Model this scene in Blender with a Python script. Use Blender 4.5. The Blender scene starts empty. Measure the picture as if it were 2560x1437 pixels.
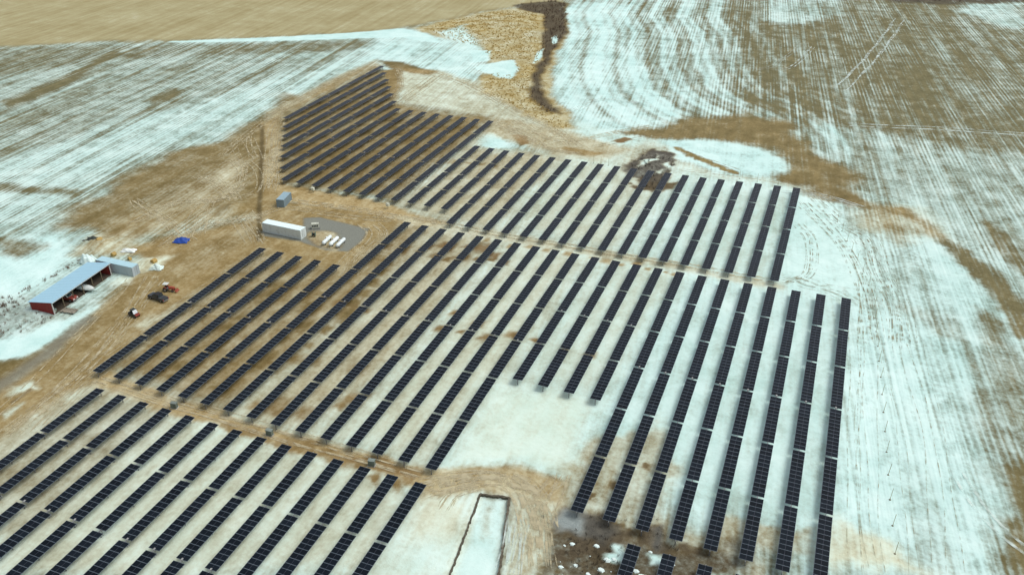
import bpy, bmesh, math, random
import numpy as np
from mathutils import Vector, Matrix
random.seed(7); rng = np.random.default_rng(11)
scene = bpy.context.scene
col = scene.collection

# ------------------------------------------------------------------ camera
CAM_H = 110.602
cd = bpy.data.cameras.new('camera'); cam = bpy.data.objects.new('camera', cd); col.objects.link(cam)
cd.sensor_width = 36.0; cd.lens = 29.8247; cd.clip_start = 1.0; cd.clip_end = 20000.0
PITCH, ROLL, YAW = (math.radians(a) for a in (30.0553, 0.3118, -20.7944))
fw = Vector((math.sin(YAW)*math.cos(PITCH), math.cos(YAW)*math.cos(PITCH), -math.sin(PITCH)))
rt = Vector((math.cos(YAW), -math.sin(YAW), 0.0)); up = rt.cross(fw)
rt, up = rt*math.cos(ROLL)+up*math.sin(ROLL), up*math.cos(ROLL)-rt*math.sin(ROLL)
M = Matrix((rt, up, -fw)).transposed().to_4x4(); M.translation = Vector((0, 0, CAM_H))
cam.matrix_world = M
scene.camera = cam

# ------------------------------------------------------------------ sky, sun, exposure
SUN_EL, SUN_AZ = math.radians(56.0), math.radians(62.0)      # azimuth clockwise from +Y
w = bpy.data.worlds.new('World'); scene.world = w; w.use_nodes = True
nt = w.node_tree; nt.nodes.clear()
sky = nt.nodes.new('ShaderNodeTexSky'); sky.sky_type = 'NISHITA'; sky.sun_disc = False
sky.sun_elevation = SUN_EL; sky.sun_rotation = SUN_AZ
sky.air_density = 1.0; sky.dust_density = 5.0; sky.ozone_density = 1.0
hs = nt.nodes.new('ShaderNodeHueSaturation'); hs.inputs['Saturation'].default_value = 0.25
bg = nt.nodes.new('ShaderNodeBackground'); bg.inputs[1].default_value = 0.15
wo = nt.nodes.new('ShaderNodeOutputWorld')
nt.links.new(sky.outputs[0], hs.inputs['Color']); nt.links.new(hs.outputs[0], bg.inputs[0]); nt.links.new(bg.outputs[0], wo.inputs[0])
sd = bpy.data.lights.new('sun', 'SUN'); sun = bpy.data.objects.new('sun', sd); col.objects.link(sun)
sd.energy = 1.0; sd.angle = math.radians(28.0); sd.color = (1.0, 0.95, 0.86)
sdir = Vector((math.sin(SUN_AZ)*math.cos(SUN_EL), math.cos(SUN_AZ)*math.cos(SUN_EL), math.sin(SUN_EL)))
sun.rotation_euler = sdir.to_track_quat('Z', 'Y').to_euler()
scene.view_settings.view_transform = 'Standard'; scene.view_settings.look = 'None'
scene.view_settings.gamma = 1.0; scene.view_settings.use_curve_mapping = False
scene.view_settings.exposure = -0.05

# ------------------------------------------------------------------ helpers
def principled(name, rgb, rough=0.6, metal=0.0, spec=0.3):
    m = bpy.data.materials.new(name); m.use_nodes = True
    b = m.node_tree.nodes['Principled BSDF']
    b.inputs['Base Color'].default_value = (*rgb, 1); b.inputs['Roughness'].default_value = rough
    b.inputs['Metallic'].default_value = metal; b.inputs['Specular IOR Level'].default_value = spec
    return m
def weathered(name, rgb, rough=0.6, metal=0.0, dirt=(0.2,0.15,0.09), amount=0.35, scale=1.2, var=0.12):
    """plain paint / metal with procedural dirt and tone variation"""
    m = principled(name, rgb, rough, metal); n = m.node_tree.nodes; l = m.node_tree.links
    b = n['Principled BSDF']
    tc = n.new('ShaderNodeTexCoord')
    nz = n.new('ShaderNodeTexNoise'); nz.inputs['Scale'].default_value = scale; nz.inputs['Detail'].default_value = 6
    l.new(tc.outputs['Object'], nz.inputs['Vector'])
    mr = n.new('ShaderNodeMapRange'); mr.inputs[1].default_value = 0.5; mr.inputs[2].default_value = 0.78; mr.inputs[4].default_value = amount
    l.new(nz.outputs[0], mr.inputs[0])
    mx = n.new('ShaderNodeMix'); mx.data_type = 'RGBA'; mx.inputs[6].default_value = (*rgb, 1); mx.inputs[7].default_value = (*dirt, 1)
    l.new(mr.outputs[0], mx.inputs[0])
    oi = n.new('ShaderNodeObjectInfo')
    hv = n.new('ShaderNodeHueSaturation'); m2 = n.new('ShaderNodeMapRange')
    m2.inputs[3].default_value = 1-var; m2.inputs[4].default_value = 1+var
    l.new(oi.outputs['Random'], m2.inputs[0]); l.new(m2.outputs[0], hv.inputs['Value'])
    l.new(mx.outputs[2], hv.inputs['Color']); l.new(hv.outputs[0], b.inputs['Base Color'])
    return m

class MB:
    """collects faces, then becomes ONE mesh object"""
    def __init__(self): self.v = []; self.f = []; self.mi = []
    def add(self, vs, fs, mi=0):
        o = len(self.v); self.v += [tuple(p) for p in vs]
        for f in fs: self.f.append(tuple(o+i for i in f)); self.mi.append(mi)
        return self
    def box(self, x0, x1, y0, y1, z0, z1, mi=0, top=(1,1), sh=(0,0)):
        cx, cy = (x0+x1)/2, (y0+y1)/2
        vs = [(x0,y0,z0),(x1,y0,z0),(x1,y1,z0),(x0,y1,z0)]
        vs += [(cx+(x-cx)*top[0]+sh[0], cy+(y-cy)*top[1]+sh[1], z1) for x,y,_ in vs[:4]]
        return self.add(vs, [(3,2,1,0),(4,5,6,7),(0,1,5,4),(1,2,6,5),(2,3,7,6),(3,0,4,7)], mi)
    def tube(self, a, b, r0, r1=None, n=8, mi=0, cap=True):
        a = Vector(a); b = Vector(b); r1 = r0 if r1 is None else r1
        d = (b-a).normalized(); s = d.cross(Vector((0,0,1)))
        if s.length < 1e-4: s = Vector((1,0,0))
        s.normalize(); t = d.cross(s)
        vs = []
        for c, r in ((a, r0), (b, r1)):
            for i in range(n):
                an = 2*math.pi*i/n; vs.append(c+s*math.cos(an)*r+t*math.sin(an)*r)
        fs = [(i, (i+1)%n, n+(i+1)%n, n+i) for i in range(n)]
        if cap: fs += [tuple(range(n-1,-1,-1)), tuple(range(n, 2*n))]
        return self.add(vs, fs, mi)
    def lathe(self, prof, axis_o, axis_d, n=16, mi=0):
        """prof: list of (t along axis, radius)"""
        o = Vector(axis_o); d = Vector(axis_d).normalized()
        s = d.cross(Vector((0,0,1)))
        if s.length < 1e-4: s = Vector((1,0,0))
        s.normalize(); t = d.cross(s); vs = []; fs = []
        for k, (h, r) in enumerate(prof):
            for i in range(n):
                an = 2*math.pi*i/n; vs.append(o+d*h+s*math.cos(an)*r+t*math.sin(an)*r)
        for k in range(len(prof)-1):
            for i in range(n): fs.append((k*n+i, k*n+(i+1)%n, (k+1)*n+(i+1)%n, (k+1)*n+i))
        return self.add(vs, fs, mi)
    def prism(self, prof, y0, y1, mi=0, inset=None):
        """prof: (x,z) outline counter-clockwise, extruded from y0 to y1; inset(x,z) narrows the sides"""
        n = len(prof); ins = inset or (lambda x, z: 0)
        vs = [(x, y0+ins(x,z), z) for x,z in prof]+[(x, y1-ins(x,z), z) for x,z in prof]
        fs = [tuple(range(n-1,-1,-1)), tuple(range(n, 2*n))]+[(i,(i+1)%n,n+(i+1)%n,n+i) for i in range(n)]
        return self.add(vs, fs, mi)
    def mesh(self, name, mats):
        me = bpy.data.meshes.new(name); me.from_pydata(self.v, [], self.f); me.update()
        for m in (mats if isinstance(mats, (list,tuple)) else [mats]): me.materials.append(m)
        me.polygons.foreach_set('material_index', self.mi)
        bm = bmesh.new(); bm.from_mesh(me); bmesh.ops.recalc_face_normals(bm, faces=bm.faces); bm.to_mesh(me); bm.free()
        return me
    def build(self, name, mats, parent=None, loc=(0,0,0), smooth=False, bevel=0):
        o = bpy.data.objects.new(name, self.mesh(name, mats)); col.objects.link(o)
        o.location = loc
        if parent: o.parent = parent
        if smooth: o.data.polygons.foreach_set('use_smooth', [True]*len(o.data.polygons))
        if bevel:
            bv = o.modifiers.new('bevel', 'BEVEL'); bv.width = bevel; bv.segments = 2; bv.limit_method = 'ANGLE'
        return o
def empty(name, loc=(0,0,0), rz=0.0):
    o = bpy.data.objects.new(name, None); col.objects.link(o); o.location = loc; o.rotation_euler = (0,0,rz)
    o.empty_display_size = 0.5
    return o
def tag(o, label=None, cat=None, group=None, kind=None):
    if label: o['label'] = label
    if cat: o['category'] = cat
    if group: o['group'] = group
    if kind: o['kind'] = kind
    return o
def inst(me, name, parent, loc=(0,0,0), rot=(0,0,0), scale=(1,1,1)):
    o = bpy.data.objects.new(name, me); col.objects.link(o); o.parent = parent
    o.location = loc; o.rotation_euler = rot; o.scale = scale
    return o
ORD = ['first','second','third','fourth','fifth','sixth','seventh','eighth','ninth','tenth','eleventh','twelfth','thirteenth','fourteenth','fifteenth','sixteenth','seventeenth','eighteenth','nineteenth']
def ordinal(n):
    if n <= 19: return ORD[n-1]
    tens = {2:'twent',3:'thirt'}[n//10]
    return tens+'ieth' if n % 10 == 0 else tens+'y-'+ORD[n%10-1]

# ------------------------------------------------------------------ ground: one sheet to the horizon
def axis(segs):
    out = []
    for a, b, n in segs: out += list(np.linspace(a, b, n, endpoint=False))
    return np.array(out+[segs[-1][1]])
def growth(a, b, first, n):
    t = np.linspace(0, 1, n+1); p = math.log(max(2, abs(b-a)/first))/math.log(n)
    return a+(b-a)*t**p
xs = np.concatenate([growth(-520,-6000,6,24)[::-1][:-1], axis([(-520,-200,200),(-200,60,500),(60,170,70)]), growth(170,6000,6,24)[1:]])
ys = np.concatenate([growth(48,-2000,4,16)[::-1][:-1], axis([(48,300,500),(300,700,320)]), growth(700,9000,8,24)[1:]])
NX, NY = len(xs), len(ys)
GX, GY = (a.ravel() for a in np.meshgrid(xs, ys))
NV = NX*NY
def hash2(ix, iy, seed):
    h = (ix.astype(np.int64)*374761393+iy.astype(np.int64)*668265263+seed*1442695041) & 0x7fffffff
    h = ((h ^ (h >> 13))*1274126177) & 0x7fffffff
    return ((h ^ (h >> 16)) & 0xffff)/65535.0
def vnoise(x, y, seed):
    ix = np.floor(x); iy = np.floor(y); fx = x-ix; fy = y-iy
    fx = fx*fx*(3-2*fx); fy = fy*fy*(3-2*fy)
    a = hash2(ix,iy,seed); b = hash2(ix+1,iy,seed); c = hash2(ix,iy+1,seed); d = hash2(ix+1,iy+1,seed)
    return (a*(1-fx)+b*fx)*(1-fy)+(c*(1-fx)+d*fx)*fy
def fbm(x, y, seed, octv=4):
    s = 0; a = 0.5; t = 0
    for o in range(octv):
        s = s+a*vnoise(x*2**o, y*2**o, seed+o*17); t += a; a *= 0.55
    return s/t-0.5
WX = fbm(GX/14, GY/14, 1)*9+fbm(GX/3.1, GY/3.1, 5, 3)*2.4
WY = fbm(GX/14, GY/14, 2)*14+fbm(GX/3.1, GY/3.1, 6, 3)*3.6
FUR = math.radians(6.4)                          # the ploughing runs a little off the panel rows
CH = ['snow','tan','gold','dark','olive','gravel','furrow','soft','ice','mud']
A = {c: np.zeros(NV) for c in CH}
A['snow'][:] = 0.6; A['furrow'][:] = 1.0
Z = np.zeros(NV)
def smooth(t): t = np.clip(t, 0, 1); return t*t*(3-2*t)
def poly_mask(P, feather, warp):
    P = np.asarray(P, float); x0, y0 = P.min(0)-feather-12*warp-1; x1, y1 = P.max(0)+feather+16*warp+1
    I = np.nonzero((GX > x0) & (GX < x1) & (GY > y0) & (GY < y1))[0]
    if len(I) == 0: return I, I
    px = GX[I]+WX[I]*warp; py = GY[I]+WY[I]*warp
    d = np.full(len(I), 1e18); ins = np.zeros(len(I), bool)
    n = len(P)
    for i in range(n):
        ax, ay = P[i]; bx, by = P[(i+1) % n]; ex, ey = bx-ax, by-ay
        t = np.clip(((px-ax)*ex+(py-ay)*ey)/(ex*ex+ey*ey+1e-9), 0, 1)
        d = np.minimum(d, (px-ax-t*ex)**2+(py-ay-t*ey)**2)
        c = ((ay > py) != (by > py)) & (px < (bx-ax)*(py-ay)/(by-ay+1e-12)+ax)
        ins ^= c
    sd_ = np.where(ins, np.sqrt(d), -np.sqrt(d))
    return I, smooth(sd_/(2*feather)+0.5)
def line_mask(P, wid, feather, warp):
    P = np.asarray(P, float); m = wid+feather
    x0, y0 = P.min(0)-m-12*warp-1; x1, y1 = P.max(0)+m+16*warp+1
    I = np.nonzero((GX > x0) & (GX < x1) & (GY > y0) & (GY < y1))[0]
    px = GX[I]+WX[I]*warp; py = GY[I]+WY[I]*warp
    d = np.full(len(I), 1e18)
    for (ax, ay), (bx, by) in zip(P[:-1], P[1:]):
        ex, ey = bx-ax, by-ay
        t = np.clip(((px-ax)*ex+(py-ay)*ey)/(ex*ex+ey*ey+1e-9), 0, 1)
        d = np.minimum(d, (px-ax-t*ex)**2+(py-ay-t*ey)**2)
    return I, smooth((wid-np.sqrt(d))/(2*feather)+0.5)
def put(I, m, k, ch):
    for c, v in ch.items(): A[c][I] = A[c][I]*(1-m*k)+v*m*k
def area(P, feather=3.0, warp=0.6, k=1.0, **ch):
    I, m = poly_mask(P, feather, warp)
    if len(I): put(I, m, k, ch)
def band(P, wid, feather=0.8, warp=0.4, k=1.0, **ch):
    I, m = line_mask(P, wid, feather, warp)
    if len(I): put(I, m, k, ch)
# ---- what covers the ground: snow, stubble soil, tan dust, gold grass, gravel ...
# far stubble field without snow
area([(-791.4,471.7),(-181.8,664.7),(-166.0,534.4),(-167.8,511.7),(-194.3,488.6),(-209.6,452.7),(-226.4,420.8),(-266.0,387.3),(-310.7,359.1),(-355.5,336.5),(-395.3,310.8),(-458.6,254.7)], 7, .8, snow=.05, olive=1, furrow=.45)
# upper left snow field
area([(-408.3,298.8),(-342.5,336.5),(-258.1,375.0),(-214.9,398.8),(-211.1,382.7),(-273.6,342.6),(-320.5,312.7),(-360.4,259.1)], 6, .8, snow=.36)
area([(-363.1,261.3),(-320.5,312.7),(-273.6,342.6),(-229.1,351.1),(-239.7,285.5),(-255.0,231.4),(-263.1,178.3)], 8, 1, snow=.48)
area([(-319.4,246.6),(-322.9,280.8),(-339.5,329.1),(-329.3,320.1),(-313.1,273.5),(-310.8,239.9)], 2.5, .5, snow=.08)
area([(-265.3,269.4),(-265.4,286.3),(-260.0,281.6),(-260.3,265.6)], 2, .5, snow=.1)
area([(-266.1,180.7),(-255.0,231.4),(-239.7,285.5),(-228.8,343.6),(-208.2,369.0),(-204.2,349.7),(-209.0,281.6),(-220.5,230.4),(-225.0,200.0),(-238.7,158.0)], 7, .8, snow=.68)
area([(-241.2,160.1),(-225.5,200.6),(-216.4,227.7),(-213.0,201.8),(-214.1,180.3),(-204.3,162.7),(-208.0,132.5)], 5, 1, snow=.62)
area([(-220.2,142.7),(-200.1,158.7),(-185.1,148.8),(-181.8,138.2),(-181.1,128.5),(-183.8,112.4)], 4, .8, snow=.88, furrow=.6)
area([(-214.0,150.5),(-207.3,152.6),(-197.5,151.1),(-199.7,145.6),(-207.4,144.6)], 3, .8, snow=.3)
area([(-251.9,180.9),(-237.2,184.9),(-220.6,185.2),(-218.4,181.3),(-235.5,178.6),(-245.0,174.8)], 2.5, .5, snow=.25)
area([(-233.0,410.2),(-213.8,420.0),(-187.6,414.4),(-159.2,379.2),(-149.7,347.0),(-173.6,351.2),(-204.0,361.2),(-211.2,350.6)], 6, .8, snow=.78)
area([(-324.4,350.8),(-310.7,359.1),(-266.0,387.3),(-226.4,420.8),(-207.4,416.8),(-192.7,400.6),(-217.3,403.3),(-260.8,379.3),(-308.1,355.7),(-323.2,349.5)], 2, .2, snow=.97, furrow=.1)
# right field
area([(-91.1,648.0),(154.2,749.6),(85.3,323.7),(34.3,315.4),(9.1,346.4),(-19.8,345.2),(-32.5,345.5)], 12, 1, snow=.29)
area([(-152.2,622.7),(-91.1,648.0),(-31.8,340.4),(-53.2,326.6),(-74.2,377.3),(-101.8,426.9)], 8, 1, snow=.60)
area([(-159.8,499.2),(-151.1,528.7),(-124.7,525.6),(-101.8,426.9),(-74.2,377.3),(-53.2,326.6),(-64.2,304.9),(-81.8,300.3),(-93.7,315.7),(-110.3,337.3),(-125.2,377.9),(-134.2,422.5)], 3, .3, snow=.78, furrow=.75)
area([(-61.7,660.2),(-13.5,680.1),(-2.4,546.0),(-24.7,515.1),(-43.8,518.0)], 6, 1, snow=.6)
area([(66.4,616.5),(105.0,638.9),(93.8,542.9),(79.2,557.4),(64.4,584.8)], 6, 1, snow=.62)
area([(13.7,340.8),(86.0,327.9),(69.1,223.4),(43.9,263.4),(21.3,280.1),(11.1,290.5)], 9, 1, snow=.50)
area([(18.9,279.1),(38.2,258.2),(49.2,215.6),(41.3,194.8),(24.6,199.8),(16.1,241.0)], 6, .8, snow=.70)
area([(30.4,258.1),(45.5,227.4),(49.9,196.4),(44.9,187.4),(40.7,212.2)], 4, .8, snow=.74)
area([(13.0,270.0),(33.0,271.4),(41.2,253.7),(26.9,245.3),(15.9,249.4)], 5, .8, snow=.52, tan=.5)
band([(27.1,264.4),(39.9,249.0),(46.2,236.0),(50.6,220.4),(54.8,202.0)], 2.6, 2.5, .9, snow=.16, furrow=.8)
area([(40.1,253.2),(45.6,242.0),(49.7,231.3),(56.0,212.1),(54.3,198.1),(49.9,213.8),(43.9,231.4)], 2.5, .9, snow=.16, furrow=.8)
area([(47.6,269.4),(52.9,267.0),(60.3,247.8),(57.9,227.7),(52.4,249.9)], 3, .9, snow=.2, furrow=.8)
area([(43.4,211.2),(48.4,207.1),(49.5,192.7),(44.8,196.2)], 3, .8, snow=.25)
area([(15.2,200.2),(27.3,200.9),(41.5,198.7),(42.9,173.8),(43.7,149.7),(44.4,120.5),(13.7,108.6)], 4, .6, snow=.78, furrow=1.0)
area([(42.0,193.3),(56.0,191.8),(53.0,123.8),(43.2,120.0),(43.3,153.2),(42.0,171.9)], 5, 1, snow=.46, furrow=.8)
area([(26.4,204.6),(38.4,205.2),(41.3,194.8),(33.5,195.5)], 3, .8, snow=.55)
area([(46.0,151.8),(51.1,153.7),(46.9,121.4),(44.1,120.3)], 3, .8, snow=.12, furrow=.6)
area([(29.2,141.6),(34.2,130.3),(33.4,116.2),(25.4,113.1),(28.2,128.0)], 5, .8, snow=.66, furrow=.6)
area([(13.0,121.1),(22.2,122.6),(27.9,118.1),(30.3,115.0),(13.7,108.6)], 3, .8, snow=.68, tan=.9, soft=.5, furrow=.4)
# contour ploughing that bends round the gully
RB = np.array([(-163.1,542.3),(-158.1,494.0),(-140.6,447.7),(-126.7,384.7),(-110.4,340.3),(-91.6,311.4),(-78.7,300.6)])
I = np.nonzero((GX > -330) & (GX < 60) & (GY > 270) & (GY < 760))[0]
d = np.full(len(I), 1e18)
for (ax, ay), (bx, by) in zip(RB[:-1], RB[1:]):
    ex, ey = bx-ax, by-ay
    tt = np.clip(((GX[I]-ax)*ex+(GY[I]-ay)*ey)/(ex*ex+ey*ey), 0, 1)
    d = np.minimum(d, (GX[I]-ax-tt*ex)**2+(GY[I]-ay-tt*ey)**2)
d = np.sqrt(d)+WX[I]*.35
right = GX[I] > np.interp(GY[I], RB[::-1,1], RB[::-1,0])
fade = right*smooth(d/14)*(1-smooth((d-75)/70))*smooth((GY[I]-295)/30)
A['snow'][I] += fade*(.13*np.sin(d*2*math.pi/17)+.10*np.sin(d*2*math.pi/5.3+1.0))
# bare brown swale, snow pan
area([(-72.3,303.1),(-60.2,314.8),(-53.6,328.6),(-30.5,343.1),(-14.6,339.5),(-5.8,323.5),(4.4,306.9),(12.3,291.0),(14.0,277.2),(4.1,276.8),(-5.8,281.9),(-9.1,296.2),(-18.8,308.8),(-35.0,310.5),(-50.6,305.7),(-63.5,301.9)], 5, 1.2, snow=.13, furrow=.45, tan=.22)
area([(-9.1,282.5),(2.5,283.4),(15.3,274.3),(17.9,263.9),(4.9,263.5),(-4.5,265.8),(-8.1,272.0)], 2, .6, snow=.12, furrow=.3, tan=.15)
area([(-56.2,300.2),(-40.6,308.7),(-23.1,308.9),(-11.3,298.1),(-8.0,286.8),(-16.7,279.5),(-31.4,279.4),(-46.3,284.3),(-55.1,291.8)], 3, .5, snow=.86, furrow=.3)
band([(-48.1,293.2),(-36.8,286.4),(-25.0,281.9)], 1.4, 1.0, .6, snow=.1, gold=.3)
area([(-68.8,298.4),(-57.1,300.8),(-46.1,283.5),(-30.0,278.8),(-12.7,279.2),(-5.3,275.9),(-70.5,271.8),(-82.7,273.1)], 3, .8, snow=.62, tan=.5, furrow=.3)
area([(-91.6,311.4),(-72.0,301.9),(-56.6,298.7),(-68.3,285.2),(-80.8,281.6),(-90.4,287.5)], 4, .6, snow=.8, furrow=.2, tan=.3)
# track ground along the top of the array
area([(-193.7,353.9),(-175.0,354.2),(-148.4,344.1),(-126.9,323.6),(-88.5,301.5),(-90.1,286.7),(-120.9,299.6),(-163.4,303.2)], 4, .6, snow=.58, tan=.65, furrow=.25, soft=.4)
area([(-121.7,299.4),(-112.1,303.2),(-86.1,293.9),(-65.3,285.1),(-70.6,272.2),(-87.7,270.3),(-109.2,282.4),(-121.4,284.6)], 3, .7, snow=.45, tan=.75, furrow=.2, soft=.3)
area([(-87.5,278.9),(-80.5,280.4),(-73.0,280.4),(-74.3,274.8),(-84.2,273.4)], 1.5, .5, snow=.02, tan=.6, furrow=.1)
area([(-119.1,275.2),(-117.9,286.0),(-110.3,281.9),(-105.7,273.4),(-113.4,271.2)], 1.6, .4, snow=.95, furrow=0)
area([(-109.3,287.0),(-104.3,286.6),(-100.0,279.2),(-102.5,277.3)], 1.2, .5, snow=.1, mud=.4, furrow=0)
area([(-206.0,358.8),(-192.4,359.7),(-171.8,351.9),(-173.0,345.8),(-192.4,349.4)], 2, .4, snow=.1, furrow=.1)
area([(-196.6,345.5),(-189.5,352.0),(-175.5,326.8),(-167.4,305.6),(-173.1,309.2)], 2, .5, snow=.15, tan=.4, furrow=.1)
# gully with dry grass and thicket
area([(-220.3,423.3),(-209.6,452.7),(-193.4,486.6),(-168.5,513.9),(-143.3,466.9),(-133.1,421.2),(-123.9,374.7),(-108.6,335.0),(-89.0,303.3),(-95.2,297.4),(-109.0,308.6),(-128.9,323.9),(-141.4,329.7),(-148.0,347.6),(-151.6,370.9),(-170.4,400.9),(-194.3,408.9)], 2.5, .7, snow=.36, gold=1, furrow=0)
area([(-202.9,422.4),(-197.7,442.7),(-178.1,413.7),(-162.0,386.0),(-174.2,389.2)], 3, .8, snow=.78, gold=.6)
area([(-158.2,366.0),(-145.7,384.7),(-138.8,372.4),(-135.7,355.9),(-143.2,355.0)], 1.6, .5, snow=1.0)
area([(-171.4,392.0),(-162.5,395.6),(-156.5,378.8),(-161.4,372.2)], 1.6, .5, snow=1.0)
area([(-190.8,499.8),(-172.7,522.5),(-161.6,516.8),(-141.2,457.4),(-135.0,420.4),(-126.8,375.7),(-121.2,351.8),(-106.8,325.9),(-99.6,314.5),(-106.2,316.1),(-119.9,334.7),(-128.9,362.1),(-133.6,389.6),(-148.8,432.9),(-164.3,484.5),(-181.6,489.1)], 2, .6, snow=.06, dark=.85, gold=.5)
area([(-143.2,432.4),(-142.4,439.3),(-136.6,423.3),(-137.9,419.2)], 1, .3, snow=1, dark=0)
area([(-139.5,399.1),(-139.5,410.0),(-135.3,396.8),(-134.3,381.6)], 1, .3, snow=1, dark=0)
area([(10.7,690.1),(154.2,749.6),(137.4,645.6),(49.5,600.7),(26.4,598.9)], 4, .8, snow=.1, dark=.7)
area([(-73.1,291.7),(-68.8,298.4),(-66.3,296.2),(-69.7,290.4)], 1, .5, snow=.05, mud=.6)
# brown pasture left of the array
area([(-217.5,295.6),(-208.6,264.7),(-206.1,241.5),(-215.3,224.3),(-215.0,204.0),(-210.2,184.6),(-213.6,175.7),(-205.8,165.0),(-190.9,162.9),(-180.5,165.9),(-176.3,176.1),(-172.6,189.7),(-154.8,189.6),(-155.9,196.8),(-204.5,266.3),(-208.3,292.2)], 5, 1.0, snow=.16, tan=.26, furrow=.3, soft=.3)
area([(-210.0,272.0),(-209.8,300.5),(-207.6,359.7),(-199.8,351.5),(-201.7,287.9),(-201.3,267.6)], 3, .6, snow=.35, tan=.6, furrow=.5)
area([(-188.9,200.5),(-188.4,227.1),(-179.1,219.0),(-172.1,196.9),(-159.2,195.6),(-154.8,189.6),(-173.9,173.2),(-189.4,162.9),(-192.9,174.6)], 7, 1, k=.8, snow=.28, tan=.7, soft=.8)
area([(-186.9,212.1),(-190.8,228.2),(-182.8,221.3),(-174.5,206.2),(-176.7,201.9)], 4, .8, snow=.38, tan=.8)
area([(-191.2,159.4),(-186.9,168.1),(-169.8,165.2),(-163.6,154.8),(-172.0,156.5),(-181.2,152.8),(-184.8,151.4)], 4, 1, snow=.45, tan=.7, soft=.4)
# yard and dirt between barn and rows
area([(-204.3,261.3),(-202.7,272.3),(-161.3,214.9),(-100.3,206.6),(-110.1,199.8),(-113.6,167.2),(-140.2,172.8),(-140.7,110.8),(-128.9,105.3),(-131.6,72.3),(-157.9,94.7),(-159.3,116.4),(-159.6,129.7),(-163.9,147.5),(-164.4,155.7),(-175.4,160.3),(-171.0,171.5),(-154.3,188.8)], 3, .7, snow=.10, tan=.62, furrow=.15, soft=.7)
area([(-200.9,257.8),(-199.9,268.2),(-159.4,208.7),(-164.1,206.8)], 3, .6, snow=.3, tan=.85, soft=.6)
area([(-163.3,116.7),(-161.4,131.0),(-166.8,146.3),(-161.2,158.2),(-152.3,186.1),(-148.2,176.4),(-150.7,145.9),(-145.9,119.9),(-145.8,100.2)], 6, 1, k=.7, snow=.16, tan=.45)
area([(-177.5,109.3),(-166.8,115.3),(-162.6,124.5),(-161.7,131.9),(-158.6,124.2),(-158.8,114.8),(-161.0,107.8),(-169.7,102.8)], 2, .5, snow=1, furrow=.1, tan=0)
area([(-196.0,124.8),(-181.8,130.4),(-175.0,124.7),(-165.3,123.5),(-167.5,116.0),(-177.5,109.3)], 3, .8, snow=.55, dark=.35, furrow=0, soft=0)
area([(-169.7,102.8),(-160.2,108.2),(-157.9,111.6),(-154.9,104.4),(-158.8,93.6)], 3, .7, snow=.1, tan=.05, furrow=.1)
band([(-154.9,92.2),(-154.9,104.4),(-157.1,115.5),(-158.6,126.1)], 2.0, 1.6, .3, k=.75, snow=.1, gravel=.75, tan=.1)
area([(-171.5,152.9),(-164.8,159.3),(-161.7,160.5),(-160.9,153.9),(-163.9,147.5)], 2, .7, snow=.6, tan=.8, soft=.6)
area([(-169.1,146.6),(-163.4,147.7),(-161.8,143.8),(-166.3,140.8)], 2, .6, snow=.7, tan=.8, soft=.7)
area([(-146.7,128.4),(-144.1,133.8),(-142.7,139.4),(-141.3,134.8),(-142.6,126.6)], 2, .6, snow=.65, tan=.8, soft=.7)
for P in ([(-151.7,99.4),(-149.5,102.6),(-146.8,100.6),(-149.2,98.1),(-149.8,95.6)], [(-146.1,91.3),(-145.6,94.4),(-144.2,93.5),(-144.3,90.7)], [(-138.9,99.9),(-138.0,104.0),(-136.1,103.2),(-136.6,99.3)], [(-137.2,88.1),(-135.9,93.9),(-134.2,93.2),(-134.2,87.3)], [(-137.9,91.8),(-139.6,95.3),(-137.7,94.6),(-135.8,91.3)]): area(P, 1.2, .6, snow=.75, tan=.6, soft=.4)
band([(-204.1,260.4),(-201.4,258.5),(-145.3,177.5)], .7, .5, .05, snow=0, tan=0, dark=.35, furrow=0)
band([(-147.9,94.9),(-148.4,98.4),(-148.3,100.0)], .5, .5, .3, snow=0, dark=.5)
# ground inside the array
area([(-199.9,268.2),(-200.7,351.1),(-164.2,302.9),(-122.0,300.2),(-121.6,215.2),(-164.1,215.6)], 4, .6, snow=.14, tan=.34, furrow=.12, soft=.7)
area([(-122.0,300.2),(-117.5,271.4),(-82.1,271.3),(-83.9,204.4),(-121.2,213.1)], 7, .6, snow=.47, tan=.78, furrow=.06, soft=1)
area([(-82.5,272.4),(-39.9,273.3),(-45.1,206.4),(-83.8,207.3)], 9, .6, snow=.72, tan=.7, furrow=.05, soft=1)
area([(-42.6,273.0),(-2.1,275.1),(-3.4,206.3),(-45.1,206.4)], 9, .6, snow=.84, tan=.4, furrow=.08, soft=1)
area([(-4.5,266.5),(7.4,261.3),(20.7,213.1),(16.1,202.6),(-4.0,206.8)], 5, .6, snow=.92, tan=.2, furrow=.25, soft=.4)
area([(-140.9,173.9),(-115.1,173.9),(-111.9,203.2),(-98.9,203.6),(-100.1,137.8),(-105.0,108.8),(-140.9,110.7)], 5, .6, snow=.20, tan=.55, furrow=.06, soft=.9)
area([(-103.6,205.3),(-80.2,204.5),(-78.3,148.1),(-82.0,108.9),(-105.0,108.8),(-101.0,139.2)], 8, .7, snow=.46, tan=.75, furrow=.05, soft=1)
area([(-80.7,205.7),(-51.3,203.9),(-52.6,141.2),(-57.3,108.6),(-82.8,108.6),(-78.3,148.1)], 9, .6, snow=.70, tan=.74, furrow=.05, soft=1)
area([(-52.3,203.5),(-22.5,204.2),(-33.1,139.7),(-53.9,139.9)], 8, .6, snow=.80, tan=.6, furrow=.05, soft=1)
area([(-24.7,204.5),(15.0,205.4),(13.8,119.4),(-29.5,118.8),(-33.5,141.0)], 8, .6, snow=.88, tan=.2, furrow=.20, soft=.8)
area([(-57.2,138.6),(-34.1,140.0),(-31.5,117.4),(-54.9,112.5)], 4, .5, snow=.92, tan=.7, furrow=0, soft=1)
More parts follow.
